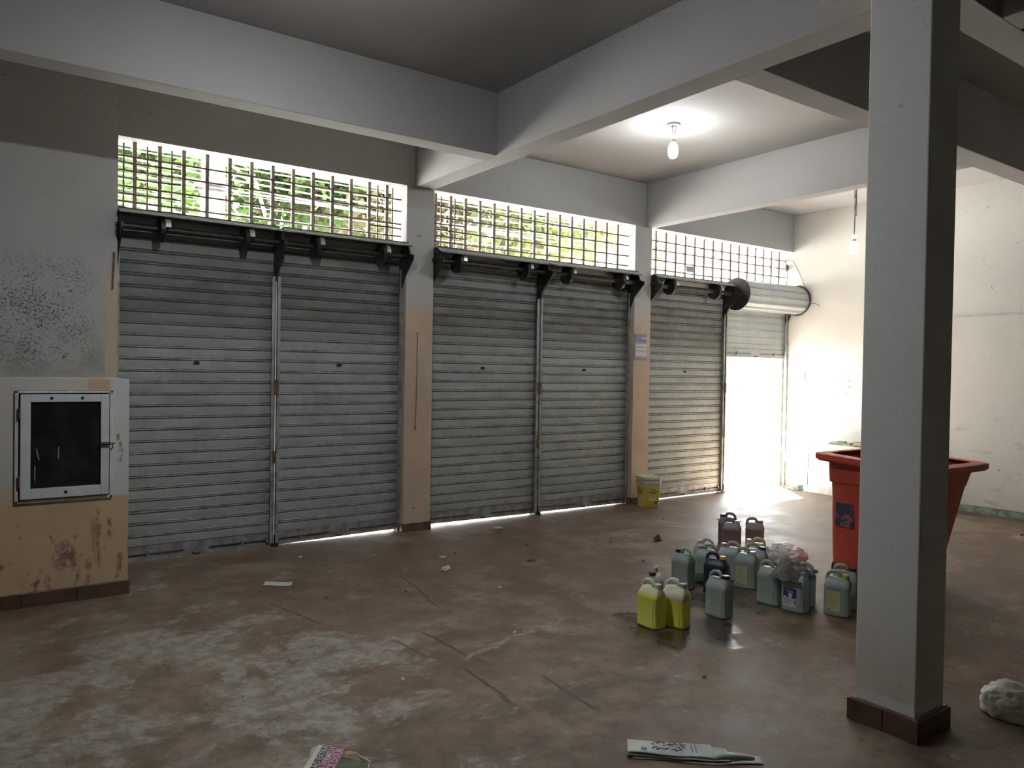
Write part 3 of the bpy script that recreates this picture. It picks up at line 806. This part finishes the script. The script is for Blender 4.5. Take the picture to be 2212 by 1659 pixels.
part('strand', MB().tube([(0, -.006, 1.835), (.001, -.004, 1.6), (-.002, -.005, 1.3), (-.004, -.004, 1.1), (-.010, -.006, .97)], .0028, 6), 'cord', cd_)
part('nail', MB().tube([(0, .002, 1.838), (0, -.015, 1.842)], .004, 8), 'rust', cd_)
part('weight', MB().lathe([(.002, .945), (.008, .952), (.009, .968), (.002, .975)], 10, (-.010, -.006, 0)), 'rust', cd_)

# ------------------------------------------------------------------ bucket
bk = thing('paint_bucket', 'square yellow bucket with cream lid beside the second pillar', 'bucket', (6.335, 6.135, 0), math.radians(-16))
part('body', MB().loft([sup(.088, .088, 0, 32, 7), sup(.092, .092, .006, 32, 7), sup(.105, .105, .235, 32, 7)]), 'bucket', bk, 35)
part('rim', MB().loft([sup(.105, .105, .235, 32, 7), sup(.108, .108, .270, 32, 7), sup(.116, .116, .272, 32, 7), sup(.116, .116, .290, 32, 7), sup(.110, .110, .292, 32, 7), sup(.110, .110, .318, 32, 7)]), 'bucket_white', bk, 30)
part('lid', MB().loft([sup(.119, .119, .315, 32, 7), sup(.120, .120, .335, 32, 7), sup(.116, .116, .345, 32, 7), sup(.108, .108, .345, 32, 7), sup(.104, .104, .339, 32, 7)]), 'bucket_white', bk, 30)
def bucket_face(rz):
    # label face: arc stripe and lettering, standing on the side of the bucket
    e = part('side_label', MB().box(-.045, .045, -.1005, -.0985, .075, .105), 'bucket_white', bk, rot=(0, 0, rz), loc=(0, 0, 0))
    part('arc_stripe', MB().tube([(math.sin(t) * .085, -.1035 - .002 * math.cos(t), .235 - math.cos(t) * .075) for t in [-1.0 + k * .2 for k in range(11)]], .0028, 6), 'ink_brown', e)
    text('Lim', .045, 'ink_brown', e, (-.03, -.1065, .185), (PI / 2, 0, 0), 'lettering', .0008)
    part('print_bar', MB().box(-.03, .03, -.1065, -.104, .168, .175), 'ink_brown', e)
    return e
f1 = bucket_face(0.0)
f2 = bucket_face(-PI / 2)
part('tick_mark', MB().prism([(.02, .075), (.036, .055), (.06, .082), (.062, .066), (.038, .032), (.02, .055)], 'y', -.1035, -.1005), 'ink', f1)

# ------------------------------------------------------------------ jerry cans
CAN_BODY = MB().loft([sup(.070, .046, 0, 36, 6), sup(.0765, .051, .006, 36, 6), sup(.0775, .052, .018, 36, 7), sup(.0755, .050, .024, 36, 7), sup(.0755, .050, .168, 36, 7), sup(.0775, .052, .174, 36, 7),
                      sup(.0775, .052, .188, 36, 6), sup(.0735, .044, .208, 36, 5), sup(.066, .030, .228, 36, 4.5), sup(.060, .021, .237, 36, 4), sup(.050, .014, .239, 36, 4)]).data('body', 'can_grey', 38)
CAN_HANDLE = MB().tube([(-.066, 0, .205), (-.067, 0, .232), (-.060, 0, .256), (-.042, 0, .270), (-.015, 0, .273), (.004, 0, .268), (.012, 0, .254), (.013, 0, .232)], [.011, .011, .0115, .012, .012, .0115, .011, .012], 12).data('handle', 'can_grey', 'all')
CAN_NECK = MB().lathe([(.021, .222), (.020, .240), (.017, .243), (.017, .252)], 20, (.045, 0, 0)).data('neck', 'can_grey', 40)
def cap_data():
    mb = MB(); rings = []
    for r, h in ((.018, .2405), (.0205, .241), (.0210, .256), (.0195, .2605), (.010, .2612)):
        ring = []
        for i in range(40):
            a = 2 * PI * i / 40
            rr = r + (.0006 if i % 2 and .2405 < h < .26 else 0)
            ring.append((.045 + rr * math.cos(a), rr * math.sin(a), h))
        rings.append(ring)
    return mb.loft(rings).data('cap', 'cap_black', 40)
CAN_CAP = cap_data()
CAN_RIB = MB().box(.050, .0545, -.0520, -.0490, .022, .172).box(.050, .0545, .0490, .0520, .022, .172).data('rib', 'can_grey')
def setmat(o, m):
    o.material_slots[0].link = 'OBJECT'
    o.material_slots[0].material = MAT[m]
    return o
def can(x, y, deg, label, body='can_grey', cap='cap_black', lab=None, s=1.0):
    t = thing('jerrycan', label, 'jerrycan', (x, y, 0), math.radians(deg), 'five-litre jerrycans on the floor')
    t.scale = (s, s, s)
    b = setmat(ob('body', CAN_BODY, t), body)
    setmat(ob('handle', CAN_HANDLE, t), body)
    setmat(ob('neck', CAN_NECK, t), body)
    setmat(ob('rib', CAN_RIB, t), body)
    if cap:
        setmat(ob('cap', CAN_CAP, t), cap)
    if lab == 'yellow':
        l = part('sticker', MB().box(-.056, .028, -.0525, -.0495, .030, .158), 'label_yellow', t, label='pale yellow printed sticker')
        for k in range(7):
            w = random.uniform(.3, 1)
            part('printed_line', MB().box(-.050, -.050 + .072 * w, -.0530, -.0524, .145 - k * .013, .1475 - k * .013), 'ink_olive', l)
        part('printed_block', MB().box(-.050, -.030, -.0530, -.0524, .036, .042), 'ink', l)
    if lab == 'blue':
        l = part('sticker', MB().box(-.056, .028, -.0525, -.0495, .032, .148), 'label_white', t, label='white sticker with dark blue printed top')
        part('blue_panel', MB().prism([(-.056, .092), (-.045, .100), (-.03, .088), (-.012, .098), (.004, .086), (.028, .092), (.028, .148), (-.056, .148)], 'y', -.0533, -.0524), 'label_blue', l)
        text('Clim', .026, 'label_white', l, (-.038, -.0545, .122), (PI / 2, 0, 0), 'lettering', .0005)
        part('bottle_print', MB().box(-.022, .004, -.0539, -.0530, .096, .118), 'label_white', l)
        for k in range(4):
            part('printed_line', MB().box(-.05, random.uniform(-.02, .01), -.0530, -.0524, .078 - k * .010, .081 - k * .010), 'ink', l)
        part('printed_block', MB().box(.016, .022, -.0530, -.0524, .052, .078), 'ink', l)
    if lab == 'plainblue':
        l = part('sticker', MB().box(-.03, .05, -.0525, -.0495, .05, .15), 'label_white', t, label='white and blue sticker')
        part('blue_panel', MB().box(-.03, .05, -.0533, -.0524, .11, .15), 'label_blue', l)
    return t
can(3.345, 3.195, -88, 'full yellow jerrycan at the front with white cap and dark puddle beside it', 'can_yellow', 'cap_white')
can(3.475, 3.120, -80, 'yellow jerrycan only part full, on the right of the front pair', 'can_yellow2', 'cap_grey')
can(3.560, 3.385, -150, 'grey jerrycan with black cap peeping out behind the yellow pair', 'can_grey', 'cap_black')
can(4.147, 3.665, 92, 'grey jerrycan with black cap on its left, leftmost of the grey group', 'can_grey', 'cap_black')
can(3.846, 3.102, -88, 'single grey jerrycan with black cap standing forward of the dark navy one', 'can_grey', 'cap_black')
can(4.225, 3.440, -72, 'dark navy jerrycan with yellow cap', 'can_navy', 'cap_yellow')
can(4.390, 3.660, 112, 'grey jerrycan directly behind the dark navy one', 'can_grey', 'cap_grey')
can(4.520, 3.790, 100, 'pale grey jerrycan hidden furthest behind the dark navy one', 'can_grey2', 'cap_white')
can(4.602, 3.625, 118, 'pale grey jerrycan with white cap and blue sticker behind the navy one', 'can_grey2', 'cap_grey', 'plainblue')
can(4.530, 3.420, -75, 'grey jerrycan with white cap and pale yellow sticker in the middle of the group', 'can_grey', 'cap_white', 'yellow')
can(4.705, 3.470, -70, 'grey jerrycan with blue cap', 'can_grey', 'cap_blue')
can(4.880, 3.610, 118, 'empty straw-yellow jerrycan with white cap beside the white sack', 'can_straw', 'cap_white')
can(4.345, 3.090, -84, 'plain grey jerrycan left of the one covered by the rag', 'can_grey', None)
can(4.350, 2.905, -82, 'grey jerrycan with blue and white sticker under the rag', 'can_grey', None, 'blue')
can(4.505, 2.960, 100, 'grey jerrycan half hidden behind the one under the rag', 'can_grey', 'cap_grey')
can(4.500, 2.705, -72, 'grey jerrycan with yellow cap and pale yellow sticker beside the column', 'can_grey', 'cap_yellow', 'yellow')
can(4.690, 2.770, -66, 'grey jerrycan with black cap tucked behind the yellow-capped one', 'can_grey', 'cap_black')
can(5.547, 4.400, 118, 'dark slate jerrycan with dark cap, furthest back of all', 'can_slate', 'cap_navy')
can(5.362, 4.208, -60, 'mauve jerrycan with white cap in the rear trio', 'can_mauve', 'cap_white')
can(5.545, 4.110, -56, 'mauve jerrycan with pink cap, rightmost of the rear trio', 'can_mauve', 'cap_pinkish')

# rag draped over two cans
def rag():
    t = thing('cleaning_rag', 'crumpled grey rag draped over the jerrycans', 'rag', (4.375, 2.955, .0))
    a = math.radians(-82)
    n, m = 34, 26
    vs_ = []
    for j in range(m):
        for i in range(n):
            u = (i / (n - 1) - .5) * .27; v = (j / (m - 1) - .5) * .30
            r = math.hypot(u / .10, (v - .01) / .10)
            top = .262 + .050 * math.exp(-((u + .02) / .055) ** 2 - ((v + .03) / .075) ** 2)
            drop = .062 * max(0, min(1, (r - .75) / .75)) ** 1.3
            w = noise.noise(Vector((u * 15, v * 24, 2.2))) * .022 + abs(noise.noise(Vector((u * 30, v * 45, 5.0)))) * .016
            shrink = 1 - .22 * max(0, min(1, (r - .7)))
            x_, y_ = u * shrink + noise.noise(Vector((v * 14, u * 14, 8))) * .01, v * shrink + noise.noise(Vector((u * 14, v * 14, 4))) * .01
            vs_.append((x_ * math.cos(a) - y_ * math.sin(a), x_ * math.sin(a) + y_ * math.cos(a), top - drop + w))
    mb = MB().add(vs_, [(j * n + i, j * n + i + 1, (j + 1) * n + i + 1, (j + 1) * n + i) for j in range(m - 1) for i in range(n - 1)])
    o = part('cloth', mb, 'rag', t, 'all')
    md = o.modifiers.new('thick', 'SOLIDIFY'); md.thickness = .005
    # hem stitched along the near edge
    pts = [Vector(vs_[2 * n + i]) + Vector((0, 0, .004)) for i in range(n)]
    part('hem', MB().tube(pts, .003, 6), 'rag', t, 'all')
rag()

def crumple(name, label, cat, loc, sx, sy, sz, mat, seed, amp=.25, freq=2.0, rotz=0, crease=.10):
    t = thing(name, label, cat, loc, rotz)
    bm = bmesh.new()
    bmesh.ops.create_icosphere(bm, subdivisions=5, radius=1)
    for v in bm.verts:
        p = v.co.copy()
        d = 1 + amp * (abs(noise.noise(p * freq + Vector((seed, 0, 0)))) * 1.6 - .4) + amp * .45 * abs(noise.noise(p * freq * 2.6 + Vector((0, seed, 0))))
        d += crease * (1 - abs(noise.noise(p * 3.1 + Vector((seed, seed, 2)))) * 3.2) * .5 + crease * .4 * (1 - abs(noise.noise(p * 7.3 + Vector((2, seed, 5)))) * 3.0)
        q = p * d
        z = max(q.z, -.42)
        v.co = (q.x * sx, q.y * sy, (z + .42) * sz)
    me = bpy.data.meshes.new(name); bm.to_mesh(me); bm.free()
    me.materials.append(MAT[mat])
    for p in me.polygons:
        p.use_smooth = True
    ob('crumpled_body', me, t)
    return t
sk = crumple('plastic_sack', 'crumpled white plastic sack on the floor behind the jerrycans', 'sack', (5.44, 3.72, 0), .15, .20, .10, 'bag', 3.1, .16, 1.4, math.radians(-40))
part('loose_flap', MB().add([(.02, .17, .004), (.10, .14, .004), (.17, .26, .006), (.06, .28, .003), (.02, .17, .012), (.10, .14, .014), (.17, .26, .010), (.06, .28, .008)], [(0, 1, 2, 3), (4, 5, 6, 7), (0, 1, 5, 4), (1, 2, 6, 5), (2, 3, 7, 6), (3, 0, 4, 7)]), 'bag', sk)
bgc = crumple('plastic_bag', 'crumpled white plastic bag on the floor at the lower right corner', 'bag', (3.83, 1.45, 0), .105, .12, .10, 'carrier', 9.4, .11, 1.3, math.radians(20))
part('twisted_end', MB().tube([(.08, -.10, .05), (.13, -.15, .045), (.18, -.19, .03)], [.03, .022, .03], 10), 'carrier', bgc, 'all')

# ------------------------------------------------------------------ red bin behind the column
bn = thing('waste_bin', 'large red plastic waste bin without lid behind the column', 'bin', (5.56, 2.98, 0))
def rect(x0, x1, y0, y1, z, zt=None, e=.06):
    """rounded rectangle; zt = height at the far side"""
    out = []
    for cx, cy, a0 in ((x1 - e, y1 - e, 0), (x0 + e, y1 - e, 90), (x0 + e, y0 + e, 180), (x1 - e, y0 + e, 270)):
        for k in range(6):
            a = math.radians(a0 + k * 18)
            x_, y_ = cx + e * math.cos(a), cy + e * math.sin(a)
            zz = z if zt is None else z + (zt - z) * (y_ - y0) / (y1 - y0)
            out.append((x_, y_, zz))
    return out
T = .012
outer = [rect(-.29, .32, -.20, .25, .05), rect(-.295, .33, -.215, .255, .12), rect(-.295, .345, -.25, .255, .13), rect(-.30, .355, -.268, .26, .26), rect(-.30, .365, -.292, .26, .27), rect(-.315, .385, -.385, .265, .72), rect(-.335, .40, -.40, .275, .725), rect(-.345, .41, -.44, .28, .86, .90)]
inner = [rect(-.345 + T, .41 - T, -.44 + T, .28 - T, .86, .90), rect(-.30 + T, .36 - T, -.28 + T, .26 - T, .12), rect(-.29, .33, -.26, .23, .09)]
part('body', MB().loft(outer + inner), 'bin', bn, 35)
rim = MB().loft([rect(-.345, .41, -.44, .28, .845, .885), rect(-.42, .455, -.505, .315, .845, .885), rect(-.435, .47, -.52, .33, .86, .90), rect(-.435, .47, -.52, .33, .895, .935), rect(-.41, .445, -.495, .30, .902, .942), rect(-.345 + T, .41 - T, -.44 + T, .28 - T, .898, .938)], cap=False)
part('rim', rim, 'bin', bn, 35)
part('sticker', MB().box(-.3245, -.3205, .065, .205, .40, .64), 'sticker', bn, rot=(0, math.radians(1.0), 0), label='faded blue square sticker')
me = MB().lathe([(.02, -.025), (.075, -.025), (.085, -.015), (.085, .015), (.075, .025), (.02, .025)], 24, (0, 0, 0), 'x').data('wheel', 'black', 40)
for x in (-.26, .30):
    ob('wheel', me, bn, (x, .17, .085))
    ob('wheel', me, bn, (x, -.16, .085))
part('axle', MB().tube([(-.26, .17, .085), (.30, .17, .085)], .012, 10), 'dark_steel', bn)
part('axle', MB().tube([(-.26, -.16, .085), (.30, -.16, .085)], .012, 10), 'dark_steel', bn)
part('handle', MB().tube([(-.25, .33, .90), (-.25, .40, .91), (.28, .40, .91), (.28, .33, .90)], .016, 10), 'bin', bn, 40)

# ------------------------------------------------------------------ papers and litter on the floor
def sheet(name, label, corners, mat, wav=.004, seed=0, cat='paper', nx=14, ny=10):
    c = [Vector((x, y, 0)) for x, y in corners]
    o0 = sum(c, Vector()) / 4
    t = thing(name, label, cat, o0)
    vs_ = []
    for j in range(ny):
        for i in range(nx):
            u, v = i / (nx - 1), j / (ny - 1)
            p = (c[0] * (1 - u) + c[1] * u) * (1 - v) + (c[3] * (1 - u) + c[2] * u) * v - o0
            vs_.append((p.x, p.y, .002 + wav * (.5 + .9 * abs(noise.noise(Vector((p.x * 9, p.y * 9, seed)))))))
    mb = MB().add(vs_, [(j * nx + i, j * nx + i + 1, (j + 1) * nx + i + 1, (j + 1) * nx + i) for j in range(ny - 1) for i in range(nx - 1)])
    o = part('sheet', mb, mat, t, 'all')
    md = o.modifiers.new('thick', 'SOLIDIFY'); md.thickness = .0012
    return t
sl = sheet('paper_slip', 'rectangular white paper slip on the floor near the first shutter', [(1.742, 5.342), (1.882, 5.225), (1.842, 5.141), (1.699, 5.259)], 'paper', .003, 1)
part('fold_strip', MB().add([(.085, -.02, .006), (.098, -.032, .006), (.062, -.107, .006), (.050, -.096, .006), (.085, -.02, .009), (.098, -.032, .010), (.062, -.107, .010), (.050, -.096, .009)], [(0, 1, 2, 3), (4, 5, 6, 7), (0, 1, 5, 4), (1, 2, 6, 5), (2, 3, 7, 6), (3, 0, 4, 7)]), 'paper', sl)
def litter(name, label, cat, x, y, sx, sy, sz, mat, seed, rot=0):
    t = thing(name, label, cat, (x, y, 0), rot)
    bm = bmesh.new(); bmesh.ops.create_icosphere(bm, subdivisions=3, radius=1)
    for v in bm.verts:
        p = v.co; d = .7 + .7 * abs(noise.noise(p * 1.8 + Vector((seed, 1, 0))))
        v.co = (p.x * d * sx, p.y * d * sy, (max(p.z * d, -.3) + .3) * sz * (1 + .8 * noise.noise(p * 2.3 + Vector((seed, 3, 3)))))
    me = bpy.data.meshes.new(name); bm.to_mesh(me); bm.free(); me.materials.append(MAT[mat])
    ob('crumple', me, t)
    return t
litter('paper_scrap', 'crumpled white paper scrap on the floor in front of the first pillar', 'scrap', 2.975, 4.952, .055, .04, .02, 'paper', 1.2, .4)
litter('paper_scrap', 'small white scrap on the floor by the second pair of shutters', 'scrap', 4.181, 6.013, .055, .025, .012, 'paper', 4.2, -.5)
litter('paper_scrap', 'tiny white stick of paper behind the crumpled scrap', 'scrap', 3.15, 5.30, .035, .012, .008, 'paper', 6.2, -.6)
litter('dry_leaf', 'curled brown leaf on the floor near the yellow bucket', 'leaf', 5.10, 4.816, .055, .035, .035, 'leaf_dry', 2.2, .3)
litter('dry_leaf', 'flat brown leaf on the floor in front of the second shutters', 'leaf', 3.674, 4.815, .045, .018, .012, 'leaf_dry', 5.1, -.4)
litter('dry_leaf', 'tiny dark leaf beside the rear jerrycans', 'leaf', 5.66, 4.15, .04, .018, .012, 'leaf_dry', 7.1, .2)
litter('dry_leaf', 'small dark leaf between the white sack and the red bin', 'leaf', 5.34, 3.40, .03, .02, .012, 'leaf_dry', 8.1, .2)
rng = random.Random(21)
CRUMB = None
for k, (x, y, w) in enumerate(((2.72, 5.65, 'w'), (2.45, 4.6, 'd'), (3.05, 4.35, 'w'), (1.95, 4.75, 'd'), (3.3, 5.35, 'd'), (4.0, 5.3, 'd'), (4.7, 5.0, 'd'), (5.9, 5.5, 'd'), (4.45, 4.35, 'd'), (2.6, 3.55, 'w'), (3.0, 2.5, 'd'), (1.75, 3.3, 'w'), (6.4, 5.2, 'w'), (2.2, 5.9, 'w'))):
    lb = 'tiny pale crumb of litter lying loose on the brown floor' if w == 'w' else 'tiny dark crumb of litter lying loose on the brown floor'
    t = litter('litter_crumb', lb, 'litter', x, y, .014, .009, .007, 'paper' if w == 'w' else 'leaf_dry', k * 1.7, rng.uniform(0, 3))
    t['group'] = 'pale litter crumbs' if w == 'w' else 'dark litter crumbs'

# folded grey newspaper, bottom centre
def folded_news():
    t = thing('folded_newspaper', 'folded grey newspaper strip on the floor at the bottom centre', 'newspaper', (2.32, 2.03, 0), math.atan2(1.905 - 2.171, 2.44 - 2.15))
    L, W = .42, .105
    for layer, (x0, x1, y0, y1, z0, amp) in enumerate(((-.20, .30, -.060, .050, .003, .004), (-.22, .17, -.056, .054, .012, .007), (-.22, .11, -.052, .050, .021, .008))):
        vs_ = []; nx, ny = 40, 12
        for j in range(ny):
            for i in range(nx):
                u, v = i / (nx - 1), j / (ny - 1)
                x_ = x0 + (x1 - x0) * u; taper = 1 - .45 * max(0, (x_ - .12) / .18)
                y_ = (y0 + (y1 - y0) * v) * taper + .004 * math.sin(u * 9)
                z_ = z0 + amp * (noise.noise(Vector((x_ * 14, y_ * 16, layer * 5.3))) + .6) * (1 if 0 < j < ny - 1 else .4)
                vs_.append((x_, y_, z_))
        o = part('page', MB().add(vs_, [(j * nx + i, j * nx + i + 1, (j + 1) * nx + i + 1, (j + 1) * nx + i) for j in range(ny - 1) for i in range(nx - 1)]), 'newsprint_grey', t, 'all')
        md = o.modifiers.new('thick', 'SOLIDIFY'); md.thickness = .0015
    r = random.Random(5)
    for k in range(34):
        cx = r.uniform(-.12, -.0); cy = r.uniform(-.035, .03); l = r.uniform(.004, .011)
        part('printed_mark', MB().box(-l, l, -.0017, .0017, 0, .002), 'ink', t, loc=(cx, cy, .031), rot=(0, 0, r.uniform(-.9, .4)))
    part('printed_block', MB().box(-.011, .011, -.008, .008, 0, .002), 'lavender', t, loc=(-.155, -.030, .031))
    for x_ in (.03, .045):
        part('printed_rule', MB().box(-.001, .001, -.04, .035, 0, .002), 'ink', t, loc=(x_, 0, .033))
    part('fold', MB().tube([(.10, -.045, .012), (.14, -.03, .022), (.20, -.012, .018), (.27, -.005, .010)], [.008, .012, .012, .006], 8), 'newsprint_grey', t, 'all')
folded_news()

# magazine page, bottom left of centre
def magazine():
    d = Vector((1.17 - 1.076, 2.87 - 2.749, 0)).normalized()        # reading direction
    ang = math.atan2(d.y, d.x)
    t = thing('magazine_page', 'torn magazine page with magenta headline band at the bottom edge', 'magazine', (1.165, 2.895, .0), ang)
    # local: +x reading direction, +y = top of the letters, origin at the far end of the white margin
    def slab(x0, x1, y0, y1, z, mat, name, e=.0008):
        return part(name, MB().box(x0, x1, y0, y1, z, z + e), mat, t)
    vs_ = [(-.36, .008, 0), (-.02, .006, 0), (.0, .002, 0), (-.010, -.060, 0), (-.022, -.098, 0), (-.034, -.150, 0), (-.075, -.186, 0), (-.110, -.230, 0), (-.36, -.25, 0)]
    part('page', MB().prism([(x, y) for x, y, _ in vs_], 'z', .002, .0035), 'newsprint', t)
    slab(-.36, -.008, -.046, -.018, .0037, 'dark_print', 'dark_band')
    slab(-.36, -.012, -.077, -.048, .0037, 'magenta', 'magenta_band')
    slab(-.36, -.018, -.108, -.079, .0037, 'magenta', 'magenta_band')
    part('picture', MB().prism([(-.36, -.110), (-.026, -.110), (-.036, -.150), (-.080, -.185), (-.115, -.228), (-.36, -.245)], 'z', .0037, .0045), 'green_print', t)
    part('picture_detail', MB().prism([(-.085, -.114), (-.046, -.112), (-.036, -.124), (-.040, -.148), (-.070, -.166), (-.088, -.180), (-.12, -.2), (-.10, -.156)], 'z', .0047, .0053), 'brown_print', t)
    part('picture_detail', MB().prism([(-.060, -.118), (-.044, -.122), (-.044, -.142), (-.054, -.164), (-.060, -.174), (-.064, -.154), (-.068, -.128)], 'z', .0055, .0061), 'orange_print', t)
    text('ÃO EXTRA', .031, 'white_print', t, (-.010, -.043, .0048), (0, 0, 0), 'lettering', .0004, 1.1, 'RIGHT', .0002)
    text('A VERMELH', .033, 'white_print', t, (-.016, -.074, .0048), (0, 0, 0), 'lettering', .0004, 1.0, 'RIGHT', .0002)
    text('CE DOUR', .034, 'white_print', t, (-.022, -.105, .0048), (0, 0, 0), 'lettering', .0004, 1.1, 'RIGHT', .0002)
    part('curled_corner', MB().tube([(-.02, .006, .006), (-.05, .010, .008), (-.09, .009, .006)], [.003, .006, .003], 8), 'newsprint', t, 'all')
magazine()

# bricks by the right wall
b1 = thing('brick_offcut', 'orange brick offcut lying along the foot of the right wall', 'brick', (9.10, 3.32, 0), math.radians(-50))
part('brick', MB().box(-.02, .30, -.05, .07, 0, .075), 'brick', b1, bevel=.006)
part('mortar_smear', MB().box(.02, .22, -.052, -.05, .01, .05), 'grout', b1)
b2 = thing('wood_offcut', 'thin reddish offcut on the floor at the right edge', 'offcut', (8.36, 3.10, 0), math.radians(-40))
part('strip', MB().box(-.03, .30, -.03, .03, 0, .025), 'brick', b2, bevel=.004)
part('splinter', MB().box(-.06, -.03, -.02, .01, 0, .015), 'brick', b2, bevel=.003)

# ------------------------------------------------------------------ outside
st = tag(part('street_ground', MB().box(-40, 60, WO, 60, -.16, -.06), 'street', None), 'bright sunlit street outside the shutters', None, None, 'structure')
def tree(x, y, h, r, leafm, label, seed, n=2600, trunk=.10, gap=.0):
    rr = random.Random(seed)
    t = thing('street_tree', label, 'tree', (x, y, -.06), 0, 'trees across the street')
    part('trunk', MB().tube([(0, 0, 0), (.05, 0, h * .3), (-.04, .03, h * .6), (.03, 0, h * .9)], [trunk, trunk * .85, trunk * .65, trunk * .3], 10), 'bark', t, 'all')
    mb = MB()
    for k in range(7):
        a = rr.uniform(0, 2 * PI); z0 = h * rr.uniform(.4, .65)
        e = Vector((math.cos(a) * r * .8, math.sin(a) * r * .6, z0 + r * rr.uniform(.1, .8)))
        mb.tube([(0, 0, z0), tuple(Vector((0, 0, z0)).lerp(e, .5) + Vector((0, 0, .1))), tuple(e)], [trunk * .4, trunk * .25, trunk * .1], 6)
    part('branches', mb, 'bark', t)
    vs_, fs_ = [], []
    clumps = [(rr.gauss(0, r * .55), rr.gauss(0, r * .35), h * .68 + rr.gauss(0, r * .42)) for _ in range(44)]
    for k in range(n):
        cx, cy, cz = rr.choice(clumps)
        p = Vector((cx + rr.gauss(0, r * .17), cy + rr.gauss(0, r * .17), cz + rr.gauss(0, r * .16)))
        l = rr.uniform(.10, .20); w = l * .36
        a = Vector((rr.gauss(0, 1), rr.gauss(0, 1), rr.gauss(-.3, .7))).normalized()
        b = a.cross(Vector((rr.gauss(0, 1), rr.gauss(0, 1), rr.gauss(0, 1)))).normalized()
        nrm = a.cross(b)
        o = len(vs_)
        vs_ += [tuple(p), tuple(p + a * l * .5 + b * w + nrm * .012), tuple(p + a * l), tuple(p + a * l * .5 - b * w + nrm * .012), tuple(p + a * l * .5)]
        fs_ += [(o, o + 1, o + 4), (o + 1, o + 2, o + 4), (o + 2, o + 3, o + 4), (o + 3, o, o + 4)]
    me = bpy.data.meshes.new('foliage'); me.from_pydata(vs_, [], fs_); me.materials.append(MAT[leafm])
    f = ob('foliage', me, t); f['kind'] = 'stuff'
    return t
TREES = ((1.2, 11.6, 7.4, 1.9, 'leaf_a', 'bushy green tree seen at the left end of the first window', 1, 12000),
         (3.9, 11.9, 7.6, 2.0, 'leaf_a', 'dense green tree filling the middle of the first window', 2, 15000),
         (6.3, 12.3, 7.6, 2.0, 'leaf_c', 'olive-brown tree at the right part of the first window', 3, 14000),
         (8.8, 12.2, 7.6, 2.0, 'leaf_b', 'yellow-green tree at the left end of the second window', 4, 9000),
         (11.2, 13.6, 7.4, 1.7, 'leaf_b', 'thin yellow-green tree toward the right of the second window', 5, 4500))
for a in TREES:
    tree(*a)
pole = thing('utility_pole', 'pale utility pole outside the first window', 'pole', (2.30, 9.0, -.06))
part('shaft', MB().lathe([(.15, 0), (.13, 3), (.11, 7.5), (.02, 7.52)], 16), 'concrete_pole', pole, 40)
part('crossarm', MB().box(-.9, .9, -.05, .05, 5.6, 5.7), 'concrete_pole', pole)
part('cable_clamp', MB().lathe([(.14, 3.5), (.15, 3.51), (.15, 3.58), (.14, 3.59)], 16), 'dark_steel', pole, 40)
rr = random.Random(11)
for k in range(16):
    z = 3.02 + k * .065 + rr.uniform(-.03, .03); y = 9.0 - .17 + rr.uniform(-.04, .02)
    sag = rr.uniform(.05, .3)
    t = thing('overhead_cable', 'thin overhead cable running along the street outside the windows', 'cable', (0, 0, 0), 0, 'overhead street cables')
    pts = []
    for i in range(21):
        u = i / 20
        s_ = 4 * ((u * 3) % 1) * (1 - (u * 3) % 1)
        pts.append((-8 + 26 * u, y, z - sag * s_ * .5 + .03 * math.sin(u * 17 + k)))
    part('strand', MB().tube(pts, rr.choice((.006, .008, .011)), 5), 'cord', t)
